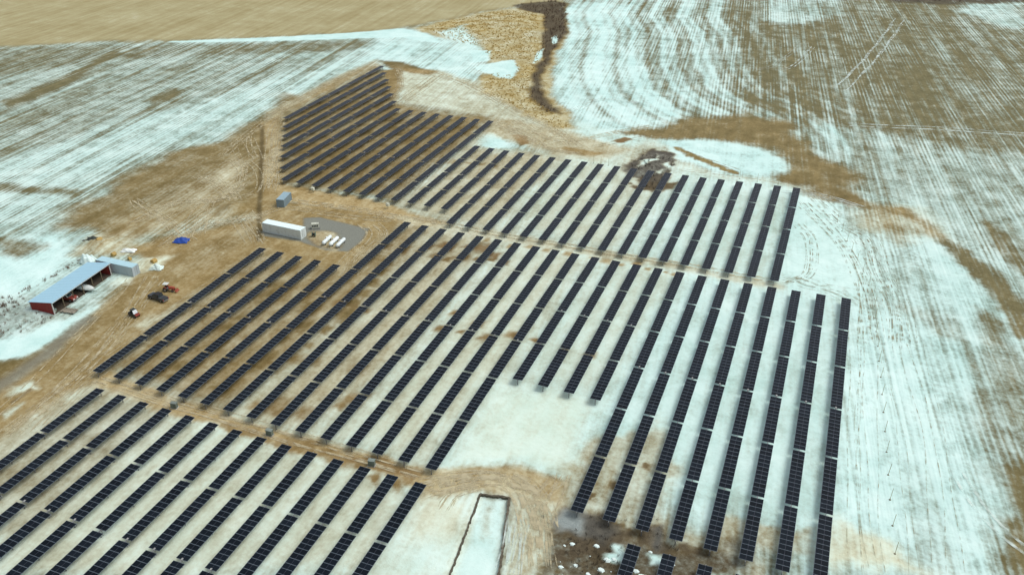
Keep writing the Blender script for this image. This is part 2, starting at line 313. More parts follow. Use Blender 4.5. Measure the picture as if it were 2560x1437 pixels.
area([(-136.3,106.2),(-56.6,104.6),(-53.4,82.5),(-115.3,58.5),(-141.4,80.7)], 4, .6, snow=.68, tan=.68, furrow=.06, soft=1)
area([(-136.3,106.2),(-114.2,105.2),(-115.4,73.3),(-122.4,64.5),(-141.4,80.7)], 6, .7, snow=.38, tan=.5, soft=1)
area([(-57.5,103.9),(-46.6,105.8),(-43.7,86.3),(-53.4,82.5)], 4, .5, snow=.68, tan=.85, furrow=.04, soft=1)
area([(-55.6,92.4),(-45.6,95.3),(-43.7,86.3),(-54.6,82.1)], 5, .5, snow=.85, tan=.5, furrow=.04, soft=1)
# service tracks
area([(-161.2,211.4),(-124.1,213.3),(-99.2,207.0),(-111.6,202.7),(-144.4,204.0),(-155.8,203.4)], 2, .5, snow=.22, tan=1, furrow=.05, soft=.7)
band([(-114.4,205.5),(-87.7,204.3),(-51.6,205.1),(-3.8,205.3)], 1.8, 2, .3, k=.8, snow=.5, tan=.9, furrow=.05, soft=.8)
area([(-141.6,110.0),(-105.0,108.8),(-58.0,109.2),(-48.5,113.2),(-33.6,114.3),(-39.3,108.2),(-47.5,107.0),(-57.1,104.8),(-101.9,104.8),(-135.7,105.3)], 1.5, .4, snow=.20, tan=1, furrow=.06, soft=.8)
area([(-58.0,110.1),(-48.7,113.7),(-32.2,114.8),(-29.5,108.7),(-35.9,105.2),(-46.7,106.8),(-56.2,102.9)], 2, .5, snow=.36, tan=.95, furrow=.05, soft=.4)
area([(-80.1,105.8),(-69.1,108.2),(-59.2,109.0),(-60.1,105.9),(-70.5,104.6)], 1.2, .6, snow=.02, tan=.45, mud=.4, soft=.5)
area([(-40.6,107.6),(-30.2,108.5),(-24.8,93.6),(-35.8,89.4)], 2.5, .6, snow=.56, tan=.6, furrow=.45, soft=.0)
area([(-31.3,116.9),(-25.2,129.1),(-20.6,137.5),(-15.8,134.0),(-15.0,118.7),(-5.7,115.9),(2.3,119.0),(13.2,117.2),(13.7,108.6),(-24.8,93.6)], 2.5, 1.6, k=.75, snow=.46, tan=.65, furrow=.2, soft=.0)
area([(-29.6,106.6),(-20.1,109.2),(-8.6,108.7),(3.5,108.7),(1.5,103.8),(-29.1,92.0)], 2, .9, snow=.24, tan=.15, dark=.68, furrow=0, soft=0)
area([(-22.4,104.3),(-19.0,105.2),(-17.2,100.6),(-20.5,100.3)], 1, .6, snow=.9)
area([(-14.2,105.6),(-11.9,106.0),(-11.5,102.8),(-13.8,102.4)], 1, .6, snow=.95)
area([(-30.8,105.1),(-29.6,108.9),(-25.9,109.1),(-23.5,105.9),(-25.4,102.7),(-28.9,102.3)], 1.2, .5, snow=.1, ice=.8, dark=.45)
area([(-26.4,108.3),(-22.7,110.8),(-19.8,108.3),(-22.1,103.5),(-24.3,103.6)], 1.0, .6, snow=.0, dark=.9, ice=.1)
area([(-15.4,111.0),(-13.3,112.9),(-11.8,107.5),(-12.9,106.1)], .8, .6, snow=.05, dark=.9, ice=.15)
area([(-11.8,107.5),(-7.1,107.8),(-9.3,105.1),(-12.0,105.0)], .8, .5, snow=.1, dark=.6)
# thawed pool and churned mud beyond the right rows
area([(-60.7,273.7),(-59.0,283.4),(-52.7,287.6),(-45.5,282.1),(-43.7,277.2),(-48.5,274.6),(-45.9,267.9),(-48.5,262.4),(-54.7,264.4)], 1.6, 1.2, snow=.14, dark=.9, ice=.08, furrow=0)
area([(-54.5,264.5),(-47.1,271.3),(-44.9,262.8),(-47.1,253.1),(-50.6,255.2)], 1.2, .6, snow=.0, dark=.8, furrow=0)
area([(-46.2,261.2),(-41.5,264.1),(-42.0,256.8),(-44.7,254.0)], 1, .5, snow=.1, dark=.55)
# gravel pad by the tanks
area([(-141.4,194.8),(-137.2,197.1),(-119.5,195.5),(-117.5,187.9),(-117.9,180.8),(-124.0,179.2),(-133.9,181.2),(-145.4,180.2),(-148.4,182.4),(-135.4,185.6)], .45, .04, snow=.04, gravel=.95, tan=0, furrow=0, soft=0)
area([(-133.6,189.1),(-126.3,190.6),(-121.5,186.9),(-120.8,181.3),(-127.3,181.3),(-133.6,184.9)], 1.0, .5, snow=.35, gravel=.2, tan=.9)
# scraped spots where cables cross the aisles
def spots(P, n, r, **ch):
    P = np.array(P)
    for k in range(n):
        t = (k+.5)/n*(len(P)-1); i = min(int(t), len(P)-2); c = P[i]*(1-t+i)+P[i+1]*(t-i)
        cx, cy = c+rng.normal(0, .5, 2); rr = r*rng.uniform(.6, 1.4)
        area([(cx-rr, cy-rr*.6), (cx+rr, cy-rr), (cx+rr*.8, cy+rr), (cx-rr*.5, cy+rr*.7)], rr*.6, .35, **ch)
spots([(-80.5,161.7),(-56.1,155.9),(-37.9,156.8)], 6, 1.3, snow=.05, tan=.6, mud=.25)
spots([(-108.1,154.4),(-87.6,153.9),(-62.5,154.3)], 9, 1.2, snow=.05, tan=.4, mud=.2)
spots([(-110.7,188.4),(-92.7,187.7),(-76.3,191.6)], 8, 2.0, snow=.02, tan=.2, mud=.2)
spots([(-100.5,188.4),(-86.3,198.0),(-72.4,190.6)], 6, 2.2, snow=.02, tan=.25, mud=.45)
spots([(-86.2,200.8),(-50.6,201.7),(-28.3,200.8)], 12, 1.2, snow=.2, tan=.7)
spots([(-102.5,105.6),(-80.4,106.3),(-60.9,102.5)], 10, 1.8, snow=.05, tan=.45, mud=.2)
spots([(-101.2,114.6),(-89.5,114.8),(-80.8,122.6)], 7, 2.0, snow=.10, tan=.45, mud=.15)
spots([(-116.4,129.6),(-100.0,130.9),(-85.8,131.4)], 6, 1.8, snow=.15, tan=.4)
spots([(-152.5,272.2),(-123.3,252.9),(-101.0,253.8)], 9, 2.0, snow=.15, tan=.5)
spots([(-28.4,112.4),(-25.4,112.5),(-20.9,124.5),(-17.8,124.5)], 7, .6, snow=0, dark=.6)

for P_ in ([(-23.6,103.8),(-21.3,105.7),(-19.5,103.0),(-22.3,101.5)], [(-26.6,101.7),(-24.2,103.2),(-22.6,100.4),(-24.9,98.6)], [(-17.7,111.2),(-15.1,112.7),(-13.5,108.8),(-15.7,107.4)], [(-28.3,98.2),(-25.9,99.6),(-25.4,95.6),(-27.4,95.3)], [(-21.4,108.7),(-18.2,109.0),(-18.3,106.4),(-20.3,106.1)]): area(P_, .8, .8, snow=.05, dark=.8)

# snow lenses left on the thawing pool, churned mud under the row ends
for P_ in ([(-57.7,278.1),(-53.2,283.2),(-51.9,280.8),(-56.5,275.8)], [(-49.7,277.2),(-47.5,279.7),(-45.9,275.6),(-47.9,273.2)], [(-51.0,270.5),(-48.6,272.2),(-48.8,269.8)]): area(P_, 1.0, .8, snow=.85, dark=.1, ice=0)
spots([(-57.0,258.0),(-50.9,255.1),(-42.3,258.4)], 6, 1.2, snow=0, dark=.7)
spots([(-28.6,108.0),(-21.4,108.7),(-12.5,107.2),(-5.7,107.4)], 8, 1.1, snow=.05, dark=.75)
spots([(-126.2,160.0),(-123.6,145.8),(-123.2,126.9),(-122.3,112.4)], 9, 2.2, snow=.02, tan=.1)
spots([(-111.6,168.0),(-110.4,147.0),(-110.0,126.9),(-110.8,113.8)], 9, 2.2, snow=.05, tan=.15)
spots([(-105.1,182.8),(-102.4,160.4),(-101.7,133.6)], 8, 2.0, snow=.05, tan=.2)
spots([(-160.9,230.0),(-160.7,250.7),(-159.0,284.5),(-147.7,269.4),(-145.7,236.1)], 9, 2.5, snow=.05, tan=.1)


# relief: the sunk pad with its cut edges, and a few spoil heaps
BASIN = [(-46.3,106.1),(-41.0,107.2),(-36.0,89.3),(-43.6,86.4)]
I, m = poly_mask(BASIN, 0.6, 0.0); Z[I] -= 0.55*m
put(I, m, 1.0, dict(snow=0.90, tan=0.25, soft=0.5, furrow=0.0, mud=0, ice=0))
I, m = line_mask([(-43.6,86.4),(-46.3,106.1),(-41.0,107.2),(-36.0,89.3)], .9, .8, .15); put(I, m, .6, dict(snow=.45, tan=.5))
I, m = poly_mask([(-44.9,104.9),(-42.5,105.3),(-41.1,98.1),(-42.7,97.4)], 1.2, .4); put(I, m, .8, dict(snow=.55, gold=.5, soft=0))
for (hx, hy), hr, hh in (((-165.34, 192.51),5.0,1.3),((-63.36, 277.49),3,0.5),((-185.44, 159.02),4,1.0),((-191.24, 159.44),4,0.8),((-165.45, 155.30),3,0.9),((-172.55, 120.65),7,0.8)):
    r2 = ((GX-hx)**2+(GY-hy)**2)/hr**2; Z += hh*np.exp(-r2*1.6)*(1+0.8*fbm(GX/2.5, GY/2.5, 31))
Z += fbm(GX/2.2, GY/2.2, 41, 3)*0.10

me = bpy.data.meshes.new('ground')
me.vertices.add(NV); me.vertices.foreach_set('co', np.stack([GX, GY, Z], 1).ravel().astype(np.float32))
ii = (np.arange(NY-1)[:,None]*NX+np.arange(NX-1)[None,:]).ravel()
quads = np.stack([ii, ii+1, ii+NX+1, ii+NX], 1).ravel().astype(np.int32)
nf = len(ii); me.loops.add(nf*4); me.loops.foreach_set('vertex_index', quads)
me.polygons.add(nf); me.polygons.foreach_set('loop_start', (np.arange(nf)*4).astype(np.int32))
me.update(calc_edges=True)
me.polygons.foreach_set('use_smooth', np.ones(nf, bool))
def add_attr(name, chans):
    at = me.attributes.new(name, 'FLOAT_COLOR', 'POINT')
    d = np.stack([A[c] if c else np.zeros(NV) for c in chans], 1)
    at.data.foreach_set('color', np.clip(d, 0, 1).ravel().astype(np.float32))
add_attr('cover_a', ['snow','tan','gold','dark']); add_attr('cover_b', ['olive','gravel','furrow','soft']); add_attr('cover_c', ['ice','mud',None,None])
ground = bpy.data.objects.new('ground', me); col.objects.link(ground); tag(ground, kind='structure')

def ground_material():
    m = bpy.data.materials.new('snowy_soil'); m.use_nodes = True; t = m.node_tree; N = t.nodes; L = t.links
    b = N['Principled BSDF']
    def val(x):
        return x
    def link(a, sock):
        if isinstance(a, (int, float)): sock.default_value = a
        else: L.new(a, sock)
    def math_(op, a, c=0.0, d=None, clamp=False):
        n = N.new('ShaderNodeMath'); n.operation = op; n.use_clamp = clamp
        link(a, n.inputs[0]); link(c, n.inputs[1])
        if d is not None: link(d, n.inputs[2])
        return n.outputs[0]
    def mix(f, a, c):
        n = N.new('ShaderNodeMix'); n.data_type = 'RGBA'; link(f, n.inputs[0])
        for s, v in ((n.inputs[6], a), (n.inputs[7], c)):
            if isinstance(v, tuple): s.default_value = (*v, 1)
            else: L.new(v, s)
        return n.outputs[2]
    def noise(vec, scale, detail=4, rough=0.55, dist=0.0):
        n = N.new('ShaderNodeTexNoise'); n.inputs['Scale'].default_value = scale; n.inputs['Detail'].default_value = detail
        n.inputs['Roughness'].default_value = rough; n.inputs['Distortion'].default_value = dist; L.new(vec, n.inputs['Vector'])
        return math_('SUBTRACT', n.outputs[0], 0.5)
    def attr(name):
        n = N.new('ShaderNodeAttribute'); n.attribute_name = name
        s = N.new('ShaderNodeSeparateColor'); L.new(n.outputs['Color'], s.inputs[0])
        return s.outputs[0], s.outputs[1], s.outputs[2], n.outputs['Alpha']
    snow, tan, gold, dark = attr('cover_a'); olive, gravel, fur, soft = attr('cover_b'); ice, mud, _, _ = attr('cover_c')
    g = N.new('ShaderNodeNewGeometry'); pos = g.outputs['Position']
    def mapping(sx, sy, rot):
        n = N.new('ShaderNodeMapping'); n.vector_type = 'POINT'; n.inputs['Rotation'].default_value = (0, 0, rot)
        n.inputs['Scale'].default_value = (1, 1, 1); L.new(pos, n.inputs[0])
        s = N.new('ShaderNodeVectorMath'); s.operation = 'MULTIPLY'; s.inputs[1].default_value = (sx, sy, 0); L.new(n.outputs[0], s.inputs[0])
        return s.outputs[0]
    # furrow space: u across the ploughing, v along it
    fine = noise(mapping(1.0, 0.007, -FUR), 1.0, 1, 0.5)
    bands = noise(mapping(0.14, 0.006, -FUR), 1.0, 4, 0.6)
    crop = noise(mapping(0.40, 0.018, -FUR), 1.0, 4, 0.62)
    patch = noise(pos, 0.035, 6, 0.6)
    mid = noise(pos, 0.16, 5, 0.6, 0.4)
    spk = noise(pos, 0.9, 4, 0.65)
    tiny = noise(pos, 4.0, 3, 0.6)
    aisle = noise(mapping(0.35, 0.085, 0.0), 1.0, 5, 0.6)
    fsum = math_('ADD', math_('ADD', math_('MULTIPLY', fine, 1.0), math_('MULTIPLY', bands, 1.25)), math_('MULTIPLY', crop, 0.95))
    # drilled rows about a metre and a half apart, wandering and breaking up
    sp = N.new('ShaderNodeSeparateXYZ'); L.new(mapping(1, 1, -FUR), sp.inputs[0])
    ph = math_('ADD', math_('MULTIPLY', sp.outputs[0], 2*math.pi/1.5), math_('MULTIPLY', mid, 4.0))
    drill = math_('MULTIPLY', math_('SINE', ph), math_('ADD', 0.12, math_('ADD', math_('MULTIPLY', crop, 1.3), math_('MULTIPLY', patch, 1.3)), clamp=True))
    fsum = math_('ADD', fsum, math_('MULTIPLY', drill, 0.75))
    fterm = math_('MULTIPLY', fsum, fur)
    iso = math_('ADD', math_('ADD', math_('MULTIPLY', patch, 0.55), math_('MULTIPLY', mid, 0.75)), math_('MULTIPLY', spk, 0.7))
    iso = math_('ADD', iso, math_('MULTIPLY', aisle, math_('MULTIPLY', soft, 1.05)))
    amt = math_('ADD', math_('MULTIPLY', soft, -0.35), 1.0)
    cov = math_('ADD', snow, math_('ADD', math_('MULTIPLY', fterm, 0.75), math_('MULTIPLY', iso, amt)))
    wid = math_('ADD', math_('MULTIPLY', soft, 0.16), 0.38)
    lo = math_('SUBTRACT', 0.5, wid); hi = math_('ADD', 0.5, wid)
    mr = N.new('ShaderNodeMapRange'); mr.interpolation_type = 'SMOOTHSTEP'
    link(cov, mr.inputs[0]); link(lo, mr.inputs[1]); link(hi, mr.inputs[2])
    mask = math_('MULTIPLY', mr.outputs[0], math_('ADD', math_('ADD', 0.44, math_('MULTIPLY', soft, 0.36)), math_('MULTIPLY', snow, 0.66), clamp=True))
    # soil
    n1 = math_('ADD', math_('ADD', math_('MULTIPLY', mid, 1.2), math_('MULTIPLY', spk, 1.2)), math_('ADD', math_('MULTIPLY', tiny, 1.1), math_('MULTIPLY', aisle, 0.8)))
    tone = math_('ADD', 0.5, n1, clamp=True)
    soil = mix(tone, (0.108,0.080,0.026), (0.215,0.163,0.062))
    soil = mix(fur, soil, mix(tone, (0.105,0.096,0.044), (0.205,0.190,0.098)))
    tan_c = mix(tone, (0.26,0.175,0.062), (0.46,0.355,0.17))
    tmix = math_('ADD', tan, math_('MULTIPLY', math_('ADD', aisle, mid), 0.5), clamp=True)
    c = mix(tmix, soil, tan_c)
    ol = mix(math_('ADD', 0.5, math_('ADD', math_('MULTIPLY', math_('ADD', math_('ADD', bands, crop), patch), 1.2), math_('ADD', math_('MULTIPLY', spk, 0.5), math_('MULTIPLY', mid, 0.8))), clamp=True), (0.29,0.245,0.115), (0.44,0.415,0.25))
    c = mix(olive, c, ol)
    gd = mix(math_('ADD', 0.5, math_('MULTIPLY', math_('ADD', spk, mid), 1.6), clamp=True), (0.23,0.155,0.035), (0.58,0.45,0.17))
    c = mix(gold, c, gd)
    gr = mix(math_('ADD', 0.5, math_('MULTIPLY', tiny, 2.0), clamp=True), (0.16,0.175,0.155), (0.25,0.265,0.23))
    c = mix(gravel, c, gr)
    c = mix(mud, c, (0.20,0.115,0.055))
    dk = mix(tone, (0.026,0.024,0.022), (0.085,0.072,0.056))
    c = mix(dark, c, dk)
    sn = mix(math_('ADD', 0.58, math_('ADD', math_('MULTIPLY', math_('ADD', patch, mid), 1.3), math_('ADD', math_('MULTIPLY', math_('MULTIPLY', fsum, fur), 0.45), math_('MULTIPLY', spk, 0.5))), clamp=True), (0.40,0.66,0.63), (0.68,0.885,0.86))
    thin = mix(math_('MULTIPLY', tan, 0.9), sn, (0.72,0.735,0.53))
    thin = mix(math_('ADD', math_('MULTIPLY', patch, 0.9), math_('MULTIPLY', aisle, 0.6), clamp=True), thin, (0.66,0.74,0.66))
    full = mix(math_('MULTIPLY', math_('POWER', mask, 3.0), math_('SUBTRACT', 0.85, math_('MULTIPLY', tan, 0.6))), thin, sn)
    c = mix(mask, c, full)
    ic = mix(tone, (0.20,0.25,0.26), (0.42,0.50,0.50))
    c = mix(ice, c, ic)
    L.new(c, b.inputs['Base Color'])
    link(math_('SUBTRACT', 0.92, math_('MULTIPLY', ice, 0.55)), b.inputs['Roughness'])
    b.inputs['Specular IOR Level'].default_value = 0.2
    h = math_('ADD', math_('MULTIPLY', math_('ADD', math_('MULTIPLY', fine, fur), math_('MULTIPLY', spk, 0.6)), 0.30), math_('MULTIPLY', mask, 0.06))
    bp = N.new('ShaderNodeBump'); bp.inputs['Strength'].default_value = 0.55; bp.inputs['Distance'].default_value = 1.0
    L.new(h, bp.inputs['Height']); L.new(bp.outputs[0], b.inputs['Normal'])
    return m
ground.data.materials.append(ground_material())

# ------------------------------------------------------------------ tyre tracks worn into the ground
def ribbon_material(name, rgb, lo, hi, scale):
    m = principled(name, rgb, 0.9, spec=0.15); t = m.node_tree; N = t.nodes; L = t.links
    b = N['Principled BSDF']; g = N.new('ShaderNodeNewGeometry')
    n = N.new('ShaderNodeTexNoise'); n.inputs['Scale'].default_value = scale; n.inputs['Detail'].default_value = 4
    L.new(g.outputs['Position'], n.inputs['Vector'])
    r = N.new('ShaderNodeMapRange'); r.inputs[1].default_value = lo; r.inputs[2].default_value = hi
    r.inputs[4].default_value = 0.8; L.new(n.outputs[0], r.inputs[0]); L.new(r.outputs[0], b.inputs['Alpha'])
    return m
pale_rut = ribbon_material('packed_snow_rut', (0.54,0.49,0.33), 0.36, 0.64, 0.5)
dark_rut = ribbon_material('muddy_rut', (0.33,0.31,0.20), 0.42, 0.75, 0.5)
white_rut = ribbon_material('snow_filled_rut', (0.66,0.78,0.74), 0.36, 0.66, 0.35)
def spline(P, step=1.2):
    P = [Vector((x, y)) for x, y in P]; P = [P[0]*2-P[1]]+P+[P[-1]*2-P[-2]]; out = []
    for i in range(1, len(P)-2):
        n = max(2, int((P[i+1]-P[i]).length/step))
        for k in range(n):
            t = k/n; a, b, c, d = P[i-1:i+3]
            out.append(0.5*((2*b)+(c-a)*t+(2*a-5*b+4*c-d)*t*t+(3*b-a-3*c+d)*t**3))
    return out+[P[-2]]
TRK = {0: MB(), 1: MB(), 2: MB()}
def track(P, mat=0, wid=0.30, gauge=1.8, pair=True, jit=0.25):
    S = spline(P)
    for off in ((-gauge/2, gauge/2) if pair else (0,)):
        ww = wid*random.uniform(.7, 1.3); vs = []
        ph = random.uniform(0, 6); zz = 0.10+0.012*random.random()
        for i, p in enumerate(S):
            d = S[min(i+1, len(S)-1)]-S[max(i-1, 0)]; d.normalize(); nrm = Vector((-d.y, d.x))
            c = p+nrm*(off+jit*math.sin(i*.21+ph)); hw = ww*.5*(1 if 0 < i < len(S)-1 else .2)
            for s in (-1, 1): q = c+nrm*hw*s; vs.append((q.x, q.y, zz))
        TRK[mat].add(vs, [(2*i, 2*i+1, 2*i+3, 2*i+2) for i in range(len(S)-1)])
def fan(P, n, spread, mat=0, **kw):
    for k in range(n):
        j = random.gauss(0, spread); track([(x+j+random.gauss(0, spread*.3), y+j*.4+random.gauss(0, spread*.3)) for x, y in P], mat, **kw)
# loop of tracks above the sunk pad
fan([(-56.9,104.4),(-51.6,108.8),(-45.3,111.5),(-39.5,110.9),(-34.9,106.6),(-31.7,101.7)], 7, 1.2)
fan([(-55.5,104.1),(-49.1,108.8),(-43.4,110.5),(-39.3,108.2),(-35.6,102.2),(-31.6,93.2)], 6, 1.2)
fan([(-55.0,102.1),(-52.6,105.8),(-49.3,109.3)], 3, .8); fan([(-51.6,100.1),(-51.1,104.1),(-48.0,108.1)], 4, 1.0)
fan([(-34.1,115.8),(-34.5,110.0),(-33.9,103.9),(-31.8,96.8)], 5, 1.6)
fan([(-37.2,102.6),(-35.9,97.1),(-34.5,90.6)], 4, 1.6, mat=2)
# between the right block and its fence
fan([(-3.2,207.1),(0.8,209.8),(6.0,208.4),(12.0,207.5),(17.0,203.0)], 6, 1.4, mat=1, wid=.24)
fan([(-2.3,262.3),(5.7,248.4),(12.0,234.0),(16.1,218.2),(18.4,203.5),(19.4,184.5)], 6, 1.5, mat=1, wid=.24)
fan([(0.9,268.6),(10.2,250.1),(17.2,241.5),(20.6,222.3),(24.6,205.9),(25.8,187.0)], 6, 1.6, mat=1, wid=.24)
fan([(-2.7,245.1),(2.0,235.5),(2.5,215.2),(-1.9,206.5)], 4, 1.2, mat=1, wid=.24)
track([(12.9,239.8),(18.4,236.5),(24.6,221.5),(25.5,202.2),(25.7,180.0)], 1, .3)
fan([(17.2,196.9),(18.4,161.2),(19.5,129.9),(20.5,111.9)], 6, 2.2, mat=1, pair=False, wid=.18)
fan([(26.2,187.2),(28.8,151.4),(30.9,115.9)], 5, 2.5, mat=1, pair=False, wid=.16)
track([(5.6,399.4),(16.5,458.0),(30.5,550.5)], 2, .8, 5.0); track([(4.2,392.4),(15.7,449.7),(29.3,537.1)], 2, .6, 5.0)
track([(9.2,345.4),(28.1,350.0),(49.8,355.1),(77.7,359.1)], 2, .9, 3.0); track([(10.7,342.0),(35.2,346.9),(77.1,354.1)], 1, .9, 3.0)
track([(35.6,144.1),(39.1,135.3),(43.0,129.7),(47.4,125.7)], 2, .5)
# top of the array
fan([(-166.5,300.3),(-167.0,317.6),(-169.1,346.0)], 5, 1.2); fan([(-190.4,351.6),(-176.9,329.4),(-170.2,307.4)], 3, 1.2)
fan([(-173.6,351.2),(-147.7,337.9),(-120.4,315.9),(-97.4,299.0),(-83.0,283.7)], 6, 2.2)
fan([(-122.4,299.1),(-107.3,290.2),(-90.5,278.6),(-79.3,276.6)], 6, 2.0); fan([(-115.1,302.0),(-96.6,287.4),(-86.2,289.2),(-73.2,303.7),(-63.4,315.0)], 4, 1.6)
track([(-77.2,284.7),(-68.0,295.5),(-58.1,305.0)], 1, .6); track([(-43.0,274.8),(-23.0,277.0),(-3.2,273.9),(14.4,264.1)], 0, .4)
fan([(-7.8,268.6),(4.5,270.0),(16.7,265.0)], 4, 1.5, mat=2)
track([(-48.3,294.4),(-37.0,287.9),(-23.6,281.3)], 1, .5)
# pasture and yard
fan([(-144.5,175.1),(-154.6,185.2),(-176.1,202.1),(-191.9,210.1)], 6, 2.5); fan([(-189.7,226.6),(-180.1,218.6),(-172.5,203.5),(-174.5,196.0),(-184.1,188.9),(-186.6,172.6)], 7, 2.5)
fan([(-154.6,191.2),(-162.1,183.7),(-169.7,173.4),(-169.2,162.8)], 6, 1.8); fan([(-164.8,172.6),(-171.4,184.5),(-176.8,195.1)], 4, 1.6)
fan([(-199.0,186.3),(-191.2,182.9),(-176.6,176.5),(-164.1,170.1)], 4, 2.0); fan([(-195.9,228.2),(-200.5,248.4),(-205.6,273.8),(-206.6,308.0),(-207.6,355.9)], 4, 1.2)
fan([(-201.9,247.8),(-192.9,237.9),(-184.2,228.7)], 4, 1.5); fan([(-163.6,210.5),(-177.3,231.5),(-193.3,255.9),(-199.7,273.4)], 5, 1.6)
fan([(-170.5,226.2),(-168.5,217.5),(-163.5,207.1)], 3, 1.5); fan([(-183.8,245.9),(-180.2,234.4),(-173.1,221.3)], 3, 1.5)
fan([(-155.8,203.4),(-133.9,205.6),(-114.4,205.5),(-99.2,207.0)], 5, 1.2); fan([(-98.9,206.5),(-75.9,206.2),(-40.6,206.8),(-5.0,207.1)], 3, .8)
fan([(-140.2,169.0),(-140.2,139.3),(-141.0,109.9),(-138.2,89.0)], 4, 1.6); fan([(-159.0,149.4),(-150.9,129.1),(-145.1,108.3),(-141.6,86.4)], 5, 2.5)
fan([(-138.5,108.5),(-115.2,107.7),(-90.1,107.1),(-58.0,106.6)], 4, 1.0); fan([(-154.8,189.6),(-150.0,199.2),(-130.9,200.5),(-113.8,204.2)], 3, 1.2)
fan([(-121.4,198.3),(-115.3,192.1),(-114.2,176.7),(-111.6,168.0)], 5, 1.5)
# right field working turns
fan([(-32.3,411.6),(-24.3,422.2),(-18.1,460.7)], 3, 3, mat=2); fan([(-96.0,320.2),(-89.7,339.6),(-72.8,340.6)], 3, 3, mat=2)
for k, (mt, nm, lb) in {0:(pale_rut,'packed_tyre_tracks','pale tyre tracks'),1:(dark_rut,'muddy_tyre_tracks','muddy tyre tracks'),2:(white_rut,'snowy_tyre_tracks','snow filled tyre tracks')}.items():
    tag(TRK[k].build(nm, mt), kind='structure')

# ------------------------------------------------------------------ solar rows
def panel_material():
    m = principled('dark_solar_glass', (0.012,0.014,0.024), 0.16, spec=0.15); t = m.node_tree; N = t.nodes; L = t.links
    b = N['Principled BSDF']; oi = N.new('ShaderNodeObjectInfo')
    mx = N.new('ShaderNodeMix'); mx.data_type = 'RGBA'; mx.inputs[6].default_value = (0.003,0.006,0.010,1); mx.inputs[7].default_value = (0.006,0.011,0.018,1)
    L.new(oi.outputs['Random'], mx.inputs[0]); L.new(mx.outputs[2], b.inputs['Base Color'])
    tc = N.new('ShaderNodeTexCoord'); nz = N.new('ShaderNodeTexNoise'); nz.inputs['Scale'].default_value = 1.3
    L.new(tc.outputs['Object'], nz.inputs['Vector'])
    mr = N.new('ShaderNodeMapRange'); mr.inputs[3].default_value = 0.10; mr.inputs[4].default_value = 0.30; L.new(nz.outputs[0], mr.inputs[0]); L.new(mr.outputs[0], b.inputs['Roughness'])
    return m
glass = panel_material()
frame_m = principled('panel_frame_aluminium', (0.14,0.18,0.22), 0.5, 0.1)
busbar_m = principled('panel_cell_gap', (0.035,0.04,0.06), 0.5)
galv = weathered('galvanised_steel', (0.30,0.31,0.32), 0.5, 0.6, amount=0.2)
PW, PL = 2.28, 1.134
pm = MB(); pm.box(-PW/2, PW/2, -PL/2, PL/2, -0.035, 0.0, 0)
E_ = 0.038
for s in (-1, 1):
    xa, xb = (0.03, PW/2-E_) if s > 0 else (-PW/2+E_, -0.03)
    pm.add([(xa,-PL/2+E_,.003),(xb,-PL/2+E_,.003),(xb,PL/2-E_,.003),(xa,PL/2-E_,.003)], [(0,1,2,3)], 1)
pm.add([(-.03,-PL/2+E_,.002),(.03,-PL/2+E_,.002),(.03,PL/2-E_,.002),(-.03,PL/2-E_,.002)], [(0,1,2,3)], 2)
PANEL = pm.mesh('solar_panel', [frame_m, glass, busbar_m])
pp = MB(); pp.box(-.09,.09,-.012,.012,-.3,1.42); pp.box(-.09,-.075,-.06,.06,-.3,1.42); pp.box(.075,.09,-.06,.06,-.3,1.42); pp.box(-.11,.11,-.05,.05,1.42,1.47)
POST = pp.mesh('pile_post', galv)
sdm = MB(); sdm.box(-.16,.16,-.22,.22,1.30,1.62); sdm.tube((.16,0,1.4),(.42,0,1.4),.07,n=8); sdm.box(-.05,.05,-.05,.05,-.2,1.3)
SLEW = sdm.mesh('slew_drive', weathered('drive_grey', (0.35,0.36,0.36), 0.5, 0.2))
P_ROW, U0, PZ = 5.8, 1.9916, 1.6
def tracker_row(idx, ytop, ybot, du_t, du_b, nseg, nmod, label, group):
    xt = P_ROW*(U0-idx+du_t)+PW/2; xb = P_ROW*(U0-idx+du_b)+PW/2
    L_ = math.hypot(ytop-ybot, xt-xb)
    root = empty('solar_tracker_row', ((xt+xb)/2, (ytop+ybot)/2, 0), -math.atan2(xt-xb, ytop-ybot))
    tag(root, label, 'solar row', group)
    gap = 0.55; pitch = (L_-gap*(nseg-1))/(nseg*nmod)
    tl = random.gauss(0.0, 1.0)
    tb = MB(); tb.tube((0,-L_/2-.3,PZ-.12),(0,L_/2+.3,PZ-.12),.065,n=6); tb.build('torque_tube', galv, root)
    for s in range(nseg):
        y0 = L_/2-s*(nmod*pitch+gap)
        rot = math.radians(tl+random.gauss(0, .25)); dz = random.gauss(0, .012)
        for k in range(nmod):
            inst(PANEL, 'solar_panel', root, (0, y0-(k+.5)*pitch, PZ+dz), (0, rot, 0), (1, pitch/1.15, 1))
        if s: inst(POST, 'pile_post', root, (0, y0+gap/2, 0))
        inst(POST, 'pile_post', root, (0, y0-(nmod*.5)*pitch, 0))
    for y in (L_/2-.25, -L_/2+.25): inst(POST, 'pile_post', root, (0, y, 0))
    inst(SLEW, 'slew_drive', root, (0, L_/2-(nmod*pitch+gap/2)-(nmod*pitch+gap)*((nseg-1)//2 if nseg > 2 else 0)+.42, 0))
    return root
lin = lambda i, T: float(np.interp(i, [a for a, _ in T], [b for _, b in T]))
FAR, MID, NEAR, COR = 'rows of the far block', 'rows of the large middle block', 'rows of the near left block', 'rows in the near right corner'
